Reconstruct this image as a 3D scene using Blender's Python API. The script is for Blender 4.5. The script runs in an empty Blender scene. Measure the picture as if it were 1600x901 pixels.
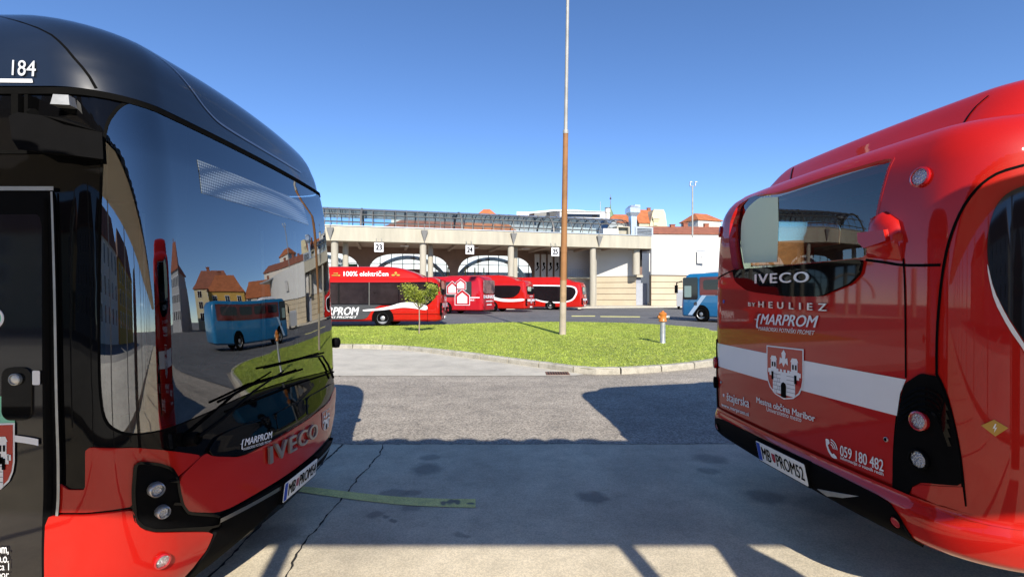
import bpy, bmesh, math, random
import numpy as np
from mathutils import Vector, Matrix
from mathutils.geometry import delaunay_2d_cdt
random.seed(7); rng = np.random.default_rng(7)
R = math.radians; PI = math.pi
scene = bpy.context.scene; COL = scene.collection

# ------------------------------------------------------------------ camera
F, CX, HY, CH = 770.0, 800.0, 459.0, 1.70          # focal length and principal point in photo pixels, horizon row, eye height
cam_d = bpy.data.cameras.new("camera"); cam = bpy.data.objects.new("camera", cam_d); COL.objects.link(cam)
cam.location = (0, 0, CH); cam.rotation_euler = (R(90), 0, 0)
cam_d.sensor_width = 36; cam_d.lens = 36*F/1600
cam_d.shift_y = (HY-450.5)/1600
cam_d.clip_start = 0.05; cam_d.clip_end = 3000
scene.camera = cam
# ------------------------------------------------------------------ light
SUN = Vector((0.20*math.cos(R(32)), -0.98*math.cos(R(32)), math.sin(R(32)))).normalized()
world = bpy.data.worlds.new("World"); scene.world = world; world.use_nodes = True
wn = world.node_tree.nodes; wl = world.node_tree.links
sky = wn.new("ShaderNodeTexSky"); sky.sky_type = 'NISHITA'; sky.sun_disc = False
sky.sun_elevation = R(32); sky.sun_rotation = math.atan2(SUN.x, SUN.y)
sky.air_density = 0.8; sky.dust_density = 0.0; sky.ozone_density = 3.0; sky.altitude = 2200
hs0 = wn.new("ShaderNodeHueSaturation"); hs0.inputs["Hue"].default_value = 0.503; hs0.inputs["Saturation"].default_value = 1.1; wl.new(sky.outputs[0], hs0.inputs["Color"])   # the clear sky's own deep blue
wl.new(hs0.outputs[0], wn["Background"].inputs[0]); wn["Background"].inputs[1].default_value = 0.148
sd = bpy.data.lights.new("sun", 'SUN'); sd.energy = 5.0; sd.angle = R(0.5); sd.color = (1.0, 0.93, 0.82)
so = bpy.data.objects.new("sun", sd); COL.objects.link(so); so.rotation_euler = SUN.to_track_quat('Z', 'Y').to_euler()
vs = scene.view_settings
vs.view_transform = 'Standard'; vs.look = 'None'; vs.gamma = 1; vs.exposure = 0.62; vs.use_curve_mapping = False
scene.cycles.max_bounces = 8; scene.cycles.transparent_max_bounces = 12
scene.cycles.caustics_reflective = False; scene.cycles.caustics_refractive = False

# ------------------------------------------------------------------ pixel <-> world
def G(px, py, z=0.0):
    Y = (CH-z)*F/(py-HY); return Vector(((px-CX)*Y/F, Y, z))
def PY(px, py, Y):
    return Vector(((px-CX)*Y/F, Y, CH-(py-HY)*Y/F))
def proj(p):
    return (CX+F*p[0]/p[1], HY-F*(p[2]-CH)/p[1])

# ------------------------------------------------------------------ materials
def _n(nt, t, **k):
    n = nt.nodes.new(t)
    for a, b in k.items(): setattr(n, a, b)
    return n
def P(name, col, rough=.5, metal=0., coat=0., var=0., vscale=3., bump=0., bscale=40., ior=1.5, emit=None, var2=None, crough=.03, spec=.5, streak=0.):
    m = bpy.data.materials.new(name); m.use_nodes = True; nt = m.node_tree; b = nt.nodes["Principled BSDF"]
    b.inputs["Base Color"].default_value = (*col, 1); b.inputs["Roughness"].default_value = rough
    b.inputs["Metallic"].default_value = metal; b.inputs["Coat Weight"].default_value = coat
    b.inputs["Coat Roughness"].default_value = crough; b.inputs["IOR"].default_value = ior; b.inputs["Specular IOR Level"].default_value = spec
    tc = _n(nt, "ShaderNodeTexCoord")
    if var:
        no = _n(nt, "ShaderNodeTexNoise"); no.inputs["Scale"].default_value = vscale; no.inputs["Detail"].default_value = 8; no.inputs["Roughness"].default_value = .65
        mpg = _n(nt, "ShaderNodeMapping"); mpg.inputs["Scale"].default_value = (1, 1, 1-streak); nt.links.new(tc.outputs["Object"], mpg.inputs[0])
        nt.links.new(mpg.outputs[0], no.inputs["Vector"])
        rp = _n(nt, "ShaderNodeValToRGB"); rp.color_ramp.elements[0].position = .3; rp.color_ramp.elements[1].position = .7
        c2 = var2 or tuple(c*(1-var) for c in col)
        rp.color_ramp.elements[0].color = (*c2, 1); rp.color_ramp.elements[1].color = (*[min(1, c*(1+var*.5)) for c in col], 1)
        nt.links.new(no.outputs["Fac"], rp.inputs[0]); nt.links.new(rp.outputs[0], b.inputs["Base Color"])
        mr = _n(nt, "ShaderNodeMapRange"); mr.inputs[3].default_value = max(0.0, rough-.06); mr.inputs[4].default_value = min(1, rough+.08)
        nt.links.new(no.outputs["Fac"], mr.inputs[0]); nt.links.new(mr.outputs[0], b.inputs["Roughness"])
    if bump:
        n2 = _n(nt, "ShaderNodeTexNoise"); n2.inputs["Scale"].default_value = bscale; n2.inputs["Detail"].default_value = 5
        nt.links.new(tc.outputs["Object"], n2.inputs["Vector"])
        bp = _n(nt, "ShaderNodeBump"); bp.inputs["Strength"].default_value = bump; bp.inputs["Distance"].default_value = .02
        nt.links.new(n2.outputs["Fac"], bp.inputs["Height"]); nt.links.new(bp.outputs[0], b.inputs["Normal"])
    if emit:
        b.inputs["Emission Color"].default_value = (*emit[:3], 1); b.inputs["Emission Strength"].default_value = emit[3]
    return m
def glass(name, tint, ior=1.6, rough=0.0, gcol=(1, 1, 1)):
    m = bpy.data.materials.new(name); m.use_nodes = True; nt = m.node_tree; nt.nodes.clear()
    o = _n(nt, "ShaderNodeOutputMaterial"); mx = _n(nt, "ShaderNodeMixShader"); fr = _n(nt, "ShaderNodeFresnel"); fr.inputs[0].default_value = ior
    t = _n(nt, "ShaderNodeBsdfTransparent"); t.inputs[0].default_value = (*tint, 1)
    g = _n(nt, "ShaderNodeBsdfGlossy"); g.inputs["Roughness"].default_value = rough; g.inputs[0].default_value = (*gcol, 1)
    # faint ripple of toughened glass
    tc = _n(nt, "ShaderNodeTexCoord"); no = _n(nt, "ShaderNodeTexNoise"); no.inputs["Scale"].default_value = 1.3; no.inputs["Detail"].default_value = 1
    bp = _n(nt, "ShaderNodeBump"); bp.inputs["Strength"].default_value = .06; bp.inputs["Distance"].default_value = .05
    nt.links.new(tc.outputs["Object"], no.inputs["Vector"]); nt.links.new(no.outputs[0], bp.inputs["Height"]); nt.links.new(bp.outputs[0], g.inputs["Normal"])
    nt.links.new(fr.outputs[0], mx.inputs[0]); nt.links.new(t.outputs[0], mx.inputs[1]); nt.links.new(g.outputs[0], mx.inputs[2]); nt.links.new(mx.outputs[0], o.inputs[0])
    return m
M = {}
M['red'] = P('red_paint', (.42, .0075, .0035), .5, coat=.75, var=.08, vscale=1.6, spec=.08, bump=.05, bscale=2.2)
M['red2'] = P('crimson_paint', (.42, .008, .016), .5, coat=.7, var=.06, vscale=2.5, spec=.08)
M['navy'] = P('dark_navy_paint', (.006, .010, .019), .4, coat=.8, var=.15, vscale=4., crough=.08, spec=.25)
M['black'] = P('black_paint', (.003, .003, .0035), .4, coat=.38, var=.2, vscale=6., spec=.0)
M['blackp'] = P('black_plastic', (.004, .004, .0045), .6, var=.25, vscale=9., spec=.03)
M['rubber'] = P('black_rubber', (.006, .006, .006), .9, var=.2, vscale=12., spec=.0)
M['white'] = P('white_vinyl', (.78, .78, .80), .4, coat=.5, var=.04)
M['chrome'] = P('brushed_chrome', (.62, .61, .60), .32, metal=.75, var=.1, vscale=20.)
M['steel'] = P('galvanised_steel', (.42, .43, .43), .42, metal=.6, var=.25, vscale=8.)
M['grey'] = P('grey_vinyl', (.045, .047, .052), .4, coat=.5, var=.05)
M['plate'] = P('number_plate_white', (.80, .80, .78), .4, var=.05, vscale=12.)
M['blue'] = P('blue_vinyl', (.015, .06, .42), .4, var=.05)
M['ink'] = P('black_ink', (.003, .003, .003), .7, var=.05, spec=.03)
M['lens'] = P('clear_lens', (.55, .56, .58), .14, metal=.85, coat=1., var=.5, vscale=90., bump=.9, bscale=90.)
M['redlens'] = P('red_lens', (.42, .008, .012), .1, coat=1., var=.2, vscale=50.)
M['yellow'] = P('amber_vinyl', (.50, .27, .035), .4, var=.1)
M['green'] = P('mint_vinyl', (.22, .60, .42), .4, var=.1)
M['darkglass'] = P('dark_tinted_glass', (.010, .009, .011), .04, coat=0., var=.3, vscale=.8, ior=1.55)
M['wshield'] = glass('windshield_glass', (.46, .52, .52), 2.7)
M['rglass'] = glass('rear_window_glass', (.62, .72, .64), 1.7)
M['display'] = None

# ------------------------------------------------------------------ objects
def link(o, parent=None):
    COL.objects.link(o)
    if parent is not None: o.parent = parent
    return o
def thing(name, label, cat, loc=(0, 0, 0), rz=0., group=None):
    o = bpy.data.objects.new(name, None); COL.objects.link(o); o.empty_display_size = .2
    o.location = loc; o.rotation_euler = (0, 0, rz); o['label'] = label; o['category'] = cat
    if group: o['group'] = group
    return o
def tag(o, label, cat, group=None):
    o['label'] = label; o['category'] = cat
    if group: o['group'] = group
    return o
def struct(o): o['kind'] = 'structure'; return o
def mk(name, verts, faces, mat, parent=None, smooth=False, normals=None, angle=40):
    me = bpy.data.meshes.new(name); me.from_pydata([tuple(v) for v in verts], [], faces); me.validate(); me.update()
    if mat is not None: me.materials.append(mat)
    if smooth or normals is not None:
        me.shade_smooth()
        if normals is not None and len(normals) == len(me.vertices): me.normals_split_custom_set_from_vertices([tuple(n) for n in normals])
        else: me.set_sharp_from_angle(angle=R(angle))
    o = bpy.data.objects.new(name, me); link(o, parent); return o
class MB:
    def __init__(s): s.v = []; s.f = []
    def add(s, v, f):
        k = len(s.v); s.v += [tuple(a) for a in v]; s.f += [tuple(i+k for i in q) for q in f]; return s
    def box(s, c, d, rz=0., taper=1.):
        x, y, z = [a/2 for a in d]; cs, sn = math.cos(rz), math.sin(rz); vv = []
        for k, t in ((-1, 1.), (1, taper)):
            for i, j in ((-1, -1), (1, -1), (1, 1), (-1, 1)):
                a, b = i*x*t, j*y*t; vv.append((c[0]+a*cs-b*sn, c[1]+a*sn+b*cs, c[2]+k*z))
        return s.add(vv, [(3, 2, 1, 0), (4, 5, 6, 7), (0, 1, 5, 4), (1, 2, 6, 5), (2, 3, 7, 6), (3, 0, 4, 7)])
    def tube(s, pts, r, n=10, caps=True):
        pts = [Vector(p) for p in pts]; rr = r if hasattr(r, '__len__') else [r]*len(pts); rings = []; up = None
        for i, p in enumerate(pts):
            t = (pts[min(i+1, len(pts)-1)]-pts[max(i-1, 0)]).normalized()
            if up is None: up = t.orthogonal().normalized()
            up = (up-t*up.dot(t)).normalized(); sd_ = t.cross(up)
            rings.append([p+(up*math.cos(2*PI*k/n)+sd_*math.sin(2*PI*k/n))*rr[i] for k in range(n)])
        v = [a for q in rings for a in q]; f = []
        for i in range(len(pts)-1):
            for k in range(n): f.append((i*n+k, i*n+(k+1) % n, (i+1)*n+(k+1) % n, (i+1)*n+k))
        if caps: f.append(tuple(range(n-1, -1, -1))); f.append(tuple((len(pts)-1)*n+k for k in range(n)))
        return s.add(v, f)
    def lathe(s, prof, c=(0, 0, 0), axis='z', n=24, caps=True):
        v = []; f = []
        for r, h in prof:
            for k in range(n):
                a = 2*PI*k/n; x, y, z = r*math.cos(a), r*math.sin(a), h
                if axis == 'y': x, y, z = x, -z, y
                if axis == 'x': x, y, z = z, x, y
                v.append((c[0]+x, c[1]+y, c[2]+z))
        for i in range(len(prof)-1):
            for k in range(n): f.append((i*n+k, i*n+(k+1) % n, (i+1)*n+(k+1) % n, (i+1)*n+k))
        if caps and prof[0][0] > 1e-6: f.append(tuple(range(n-1, -1, -1)))
        if caps and prof[-1][0] > 1e-6: f.append(tuple((len(prof)-1)*n+k for k in range(n)))
        return s.add(v, f)
    def loft(s, rings, cap=True):
        n = len(rings[0]); v = [a for q in rings for a in q]; f = []
        for i in range(len(rings)-1):
            for k in range(n): f.append((i*n+k, i*n+(k+1) % n, (i+1)*n+(k+1) % n, (i+1)*n+k))
        if cap: f.append(tuple(range(n-1, -1, -1))); f.append(tuple((len(rings)-1)*n+k for k in range(n)))
        return s.add(v, f)
    def build(s, name, mat, parent=None, smooth=False, angle=40): return mk(name, s.v, s.f, mat, parent, smooth, None, angle)

def interp(xs, ys):
    xs = np.array(xs, float); ys = np.array(ys, float); d = np.diff(ys)/np.diff(xs); m = np.zeros_like(ys)
    m[1:-1] = np.where(d[:-1]*d[1:] > 0, 2*d[:-1]*d[1:]/np.where(np.abs(d[:-1]+d[1:]) < 1e-9, 1, d[:-1]+d[1:]), 0); m[0] = d[0]; m[-1] = d[-1]
    def fn(x):
        x = min(max(x, xs[0]), xs[-1]); i = min(max(int(np.searchsorted(xs, x))-1, 0), len(xs)-2); h = xs[i+1]-xs[i]; t = (x-xs[i])/h
        return ((2*t**3-3*t*t+1)*ys[i]+(t**3-2*t*t+t)*h*m[i]+(-2*t**3+3*t*t)*ys[i+1]+(t**3-t*t)*h*m[i+1])
    return fn
class Surf:
    """vehicle end as a lofted rounded rectangle: s runs across the end and round the corners onto the sides, v runs up"""
    def __init__(q, w, f, b, rc, z=None, fade=.5, srange=2.2, vr=(.2, 2.6), rot=0.):
        q.w, q.f, q.b, q.rc, q.fade, q.vr, q.sr = w, f, b, rc, fade, vr, srange; q.z = z or (lambda v: v); q.M = Matrix(); q.grid = None
    def p(q, s, v):
        W = q.w(v); rc = min(q.rc, W*.95); a = W-rc; t = abs(s); e = 1.
        if t <= a: y, x = t, 0.
        elif t <= a+rc*PI/2: th = (t-a)/rc; y = a+rc*math.sin(th); x = -rc*(1-math.cos(th))
        else:
            d = t-a-rc*PI/2; y = W; x = -rc-d; e = max(0., 1-d/q.fade); e = e*e*(3-2*e)
        x += (q.f(v)-q.b(v)*(y/W)**2)*e
        return Vector((x, math.copysign(y, s), q.z(v)))
    def n(q, s, v, h=2e-3):
        return (q.p(s+h, v)-q.p(s-h, v)).cross(q.p(s, v+h)-q.p(s, v-h)).normalized()
    def px(q, X, Y):
        if q.grid is None:
            q.grid = []
            for s in np.linspace(-q.sr, q.sr, 160):
                for v in np.linspace(q.vr[0], q.vr[1], 60):
                    pw = q.M @ q.p(s, v)
                    if pw.y < .3: continue
                    nw = q.M.to_3x3() @ q.n(s, v)
                    if nw.dot(cam.location-pw) < 0: continue
                    q.grid.append((*proj(pw), s, v))
            q.grid = np.array(q.grid)
        g = q.grid; i = np.argmin((g[:, 0]-X)**2+(g[:, 1]-Y)**2); s, v = g[i, 2], g[i, 3]
        pr = lambda s, v: np.array(proj(q.M @ q.p(s, v)))
        best = (1e9, s, v)
        for _ in range(10):
            e = np.array([X, Y])-pr(s, v); d = float(e@e)
            if d < best[0]: best = (d, s, v)
            if d < .01: break
            h = 1e-3; J = np.stack([(pr(s+h, v)-pr(s-h, v))/(2*h), (pr(s, v+h)-pr(s, v-h))/(2*h)], 1)
            try: st = np.linalg.solve(J, e)
            except Exception: break
            m = max(abs(st)); st = st*min(1, .12/max(m, 1e-9)); s += st[0]; v = min(max(v+st[1], q.vr[0]), q.vr[1])
        return (best[1], best[2])
    def pxs(q, pts): return [q.px(*p) for p in pts]
class Flat(Surf):
    def __init__(q, o, u, v): q.o, q.u, q.v_ = Vector(o), Vector(u).normalized(), Vector(v).normalized(); q.nn = q.u.cross(q.v_).normalized()
    def p(q, s, v): return q.o+q.u*s+q.v_*v
    def n(q, s, v, h=0): return q.nn
def chaikin(pts, it=2, t=.25, closed=True):
    pts = [tuple(p) for p in pts]
    for _ in range(it):
        out = []; n = len(pts)
        for i in range(n if closed else n-1):
            a, b = pts[i], pts[(i+1) % n]
            out.append(tuple(x+(y-x)*t for x, y in zip(a, b))); out.append(tuple(y+(x-y)*t for x, y in zip(a, b)))
        pts = out if closed else [pts[0]]+out[1:-1]+[pts[-1]]
    return pts
def rrect(x0, y0, x1, y1, r, n=5):
    r = min(r, abs(x1-x0)/2.01, abs(y1-y0)/2.01); o = []
    for cx, cy, a in ((x1-r, y1-r, 0), (x0+r, y1-r, 90), (x0+r, y0+r, 180), (x1-r, y0+r, 270)):
        for k in range(n+1): b = R(a+90*k/n); o.append((cx+r*math.cos(b), cy+r*math.sin(b)))
    return o
def circle(x, y, r, n=28, ry=None): return [(x+r*math.cos(2*PI*k/n), y+(ry or r)*math.sin(2*PI*k/n)) for k in range(n)]
def inpoly(P_, x, y):
    P_ = np.asarray(P_); n = len(P_); r = np.zeros(np.shape(x), bool); j = n-1
    for i in range(n):
        xi, yi = P_[i]; xj, yj = P_[j]
        if yi != yj: r ^= ((yi > y) != (yj > y)) & (x < (xj-xi)*(y-yi)/(yj-yi)+xi)
        j = i
    return r
def subdiv(o, res):
    r = []
    for i in range(len(o)):
        a, b = np.array(o[i]), np.array(o[(i+1) % len(o)]); d = np.linalg.norm(b-a)
        if d < 1e-6: continue
        k = max(1, int(math.ceil(d/res)))
        r += [tuple(a+(b-a)*j/k) for j in range(k)]
    return r
def panel(name, parent, surf, outline, mat, off=.004, thick=.012, res=.06, holes=(), grid=None):
    """a sheet cut to an outline in (s, v) that follows the surface, with a rim"""
    loops = [subdiv(outline, res)]+[subdiv(h, res) for h in holes]
    lo = loops[0]; a = np.array(lo); x0, y0 = a.min(0); x1, y1 = a.max(0)
    gx, gy = grid if grid else (np.arange(x0+res/2, x1, res), np.arange(y0+res/2, y1, res))
    V = []; E = []
    for L in loops:
        k = len(V); V += L; E += [(k+i, k+(i+1) % len(L)) for i in range(len(L))]
    if not isinstance(surf, Flat):
        X, Y = np.meshgrid(gx, gy); X = X.ravel(); Y = Y.ravel(); ok = inpoly(loops[0], X, Y)
        for h in loops[1:]: ok &= ~inpoly(h, X, Y)
        bp = np.array(V)
        for x, y in zip(X[ok], Y[ok]):
            if ((bp[:, 0]-x)**2+(bp[:, 1]-y)**2).min() > (res*.35)**2: V.append((x, y))
    r = delaunay_2d_cdt([Vector(p) for p in V], E, [], 0, 1e-6); v2, e2, f2 = r[0], r[1], r[2]
    C = np.array([np.mean([v2[i] for i in f], axis=0) for f in f2]); ok = inpoly(loops[0], C[:, 0], C[:, 1])
    for h in loops[1:]: ok &= ~inpoly(h, C[:, 0], C[:, 1])
    verts = []; nor = []
    for p in v2:
        n = surf.n(p[0], p[1]); verts.append(surf.p(p[0], p[1])+n*off); nor.append(n)
    faces = []; cnt = {}
    for f, k in zip(f2, ok):
        if not k: continue
        A, B, Cc = [v2[i] for i in f]
        f = tuple(f) if (B-A).cross(Cc-A) > 0 else tuple(f[::-1])
        faces.append(f)
        for i in range(3): cnt[(f[i], f[(i+1) % 3])] = 1
    if thick:
        for (i, j) in list(cnt):
            if (j, i) in cnt: continue
            k = len(verts); d = (verts[j]-verts[i]); ni, nj = nor[i], nor[j]; o_ = d.cross(ni).normalized()
            verts += [verts[i], verts[j], verts[j]-nj*thick, verts[i]-ni*thick]; nor += [(o_+ni*.6).normalized(), (o_+nj*.6).normalized(), o_, o_]
            faces.append((k+1, k, k+3, k+2))
    used = sorted({i for f in faces for i in f}); mp = {a: b for b, a in enumerate(used)}
    return mk(name, [verts[i] for i in used], [tuple(mp[i] for i in f) for f in faces], mat, parent, normals=[nor[i] for i in used])
def ribbon(name, parent, surf, pts, width, mat, off=.003, res=.04):
    o = []; pts = [np.array(p) for p in pts]; d = []
    for a, b in zip(pts[:-1], pts[1:]):
        k = max(1, int(np.linalg.norm(b-a)/res)); d += [a+(b-a)*j/k for j in range(k)]
    d.append(pts[-1]); V = []; N = []; Fc = []
    for i, p in enumerate(d):
        t = d[min(i+1, len(d)-1)]-d[max(i-1, 0)]; t = t/max(np.linalg.norm(t), 1e-9); q = np.array([-t[1], t[0]])*width/2
        for a in (p-q, p+q):
            n = surf.n(*a); V.append(surf.p(*a)+n*off); N.append(n)
        if i: Fc.append((2*i-2, 2*i, 2*i+1, 2*i-1))
    return mk(name, V, Fc, mat, parent, normals=N)
def text_data(s, shear=0., bold=0., space=1., extrude=0., bevel=0.):
    c = bpy.data.curves.new('t', 'FONT'); c.body = s; c.size = 1; c.shear = shear; c.offset = bold; c.space_character = space; c.extrude = extrude; c.bevel_depth = bevel; c.resolution_u = 4
    o = bpy.data.objects.new('t', c); COL.objects.link(o); dg = bpy.context.evaluated_depsgraph_get(); me = bpy.data.meshes.new_from_object(o.evaluated_get(dg))
    v = [tuple(a.co) for a in me.vertices]; f = [tuple(p.vertices) for p in me.polygons]
    bpy.data.objects.remove(o); bpy.data.curves.remove(c); bpy.data.meshes.remove(me); return v, f
def text(name, parent, surf, s, quad, mat, off=.006, depth=0., **k):
    """lettering fitted into quad: bottom-left, bottom-right, top-left corners in (s, v)"""
    bold = k.pop('bold', 0.); v, f = text_data(s, extrude=(.5 if depth else 0.), **k); n0 = len(v); layer = [0]*n0
    if bold:                                                   # heavier strokes: overlaid copies a hair apart
        v0, f0 = list(v), list(f)
        for j, (dx, dy) in enumerate(((-1, 0), (1, 0), (0, .8), (0, -.8), (-2, 0), (2, 0)), 1):
            f += [tuple(i+len(v) for i in q) for q in f0]; v += [(x+dx*bold, y+dy*bold, z) for x, y, z in v0]; layer += [j]*n0
    a = np.array(v); lo, hi = a.min(0), a.max(0)
    b0, bx, by = [np.array(q) for q in quad[:3]]; V = []
    for p, ly in zip(v, layer):
        t = (p[0]-lo[0])/(hi[0]-lo[0]); u = (p[1]-lo[1])/(hi[1]-lo[1]); sv = b0+(bx-b0)*t+(by-b0)*u
        h = off+ly*.0003+(depth*(p[2]-lo[2])/max(hi[2]-lo[2], 1e-6) if depth else 0); V.append(surf.p(*sv)+surf.n(*sv)*h)
    return mk(name, V, f, mat, parent)
def box_q(x0, z0, x1, z1): return [(x0, z0), (x1, z0), (x0, z1)]
def shape(name, parent, surf, polys, q, mat, off=.006):
    """flat vector artwork in unit coordinates fitted to quad q"""
    b0, bx, by = [np.array(a) for a in q[:3]]; V = []; Fc = []
    for pl in polys:
        r = delaunay_2d_cdt([Vector(p) for p in pl], [(i, (i+1) % len(pl)) for i in range(len(pl))], [], 1, 1e-7); k = len(V)
        for p in r[0]:
            sv = b0+(bx-b0)*p[0]+(by-b0)*p[1]; V.append(surf.p(*sv)+surf.n(*sv)*off)
        for f in r[2]:
            A, B, C = [r[0][i] for i in f[:3]]; f = tuple(f) if (B-A).cross(C-A) > 0 else tuple(f[::-1]); Fc.append(tuple(i+k for i in f))
    return mk(name, V, Fc, mat, parent)
def rect(x0, y0, x1, y1): return [(x0, y0), (x1, y0), (x1, y1), (x0, y1)]
SHIELD = [(0, 1), (1, 1), (1, .45), (.97, .3), (.9, .17), (.75, .06), (.5, 0), (.25, .06), (.1, .17), (.03, .3), (0, .45)]
def crest(parent, surf, q, off=.007, name='coat_of_arms'):
    """red town shield: white castle with two towers, open gate and a descending dove"""
    b0, bx, by = [np.array(a) for a in q[:3]]
    o = shape(name, parent, surf, [SHIELD], q, M['white'], off)
    inner = [(.5+(x-.5)*.94, .5+(y-.5)*.95) for x, y in SHIELD]
    shape('shield_field', o, surf, [inner], q, M['red'], off+.0012)
    cas = [rect(.2, .09, .8, .52), rect(.1, .42, .33, .56), rect(.67, .42, .9, .56), rect(.14, .56, .30, .74), rect(.7, .56, .86, .74), rect(.06, .47, .12, .55), rect(.88, .47, .94, .55)]
    cas += [rect(.2+.1*k, .52, .26+.1*k, .57) for k in range(6)]
    cas += [[(.12, .74), (.32, .74), (.28, .81), (.16, .81)], [(.68, .74), (.88, .74), (.84, .81), (.72, .81)]]
    cas += [[(.5, .62), (.545, .7), (.62, .66), (.6, .8), (.54, .78), (.56, .88), (.5, .95), (.44, .88), (.46, .78), (.4, .8), (.38, .66), (.455, .7)]]
    shape('castle', o, surf, cas, q, M['white'], off+.0024)
    dk = [[(.43, .04), (.57, .04), (.57, .27), (.55, .31), (.5, .33), (.45, .31), (.43, .27)], rect(.17, .6, .21, .69), rect(.24, .6, .28, .69), rect(.73, .6, .77, .69), rect(.8, .6, .84, .69), rect(.16, .34, .22, .5), rect(.78, .34, .84, .5)]
    dk += [rect(.2, .16+.075*k, .42, .166+.075*k) for k in range(5)]+[rect(.58, .16+.075*k, .8, .166+.075*k) for k in range(5)]
    dk += [rect(.26+.08*(k % 2)+.05*j, .09+.075*k, .265+.08*(k % 2)+.05*j, .16+.075*k) for k in range(5) for j in (0, 1)]
    shape('masonry_lines', o, surf, dk, q, M['ink'], off+.0036)
    return o
def lamp(parent, S, sv, r, name='lamp', lens='lens', ring='chrome', off=.012, h=.03):
    s, v = sv; o = S.p(s, v); n = S.n(s, v); u = (S.p(s+.01, v)-S.p(s-.01, v)).normalized(); w = n.cross(u); u = w.cross(n)
    mt = Matrix((u, w, n)).transposed().to_4x4(); mt.translation = o+n*off
    def put(prof, nm, mat, par):
        m = MB().lathe(prof, n=28); return mk(nm, [mt @ Vector(a) for a in m.v], m.f, mat, par, True, angle=50)
    b = put([(r*1.0, -.01), (r*1.18, .0), (r*1.15, h*.8), (r*.96, h), (r*.9, h*.5), (0.001, h*.5)], name, M[ring], parent)
    put([(r*.93, h*.5), (r*.86, h*.66), (r*.6, h*.74), (r*.3, h*.78), (.001, h*.79)], 'lens', M[lens], b); return b
def bus_wheel(parent, x, y, r=.48, face=-1, arch='black', w=.28):
    t = MB().lathe([(r*.62, -w/2), (r*.93, -w/2), (r, -w*.38), (r, w*.38), (r*.93, w/2), (r*.62, w/2)], (x, y, r), 'y', 36, False); o = t.build('wheel', M['rubber'], parent, True)
    s = face; k = MB().lathe([(r*.62, -s*w*.48), (r*.58, -s*w*.40), (r*.5, -s*w*.22), (r*.3, -s*w*.20), (r*.27, -s*w*.42), (r*.2, -s*w*.47), (.001, -s*w*.48)] if True else [], (x, y, r), 'y', 28, False)
    k.build('rim', M['steel'], o, True)
    b = MB()
    for i in range(10):
        a = 2*PI*i/10; b.lathe([(.018, 0), (.018, .03), (.001, .032)], (x+r*.39*math.cos(a), y+s*w*.24, r+r*.39*math.sin(a)), 'y', 8)
    b.build('wheel_nuts', M['chrome'], o); return o
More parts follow.
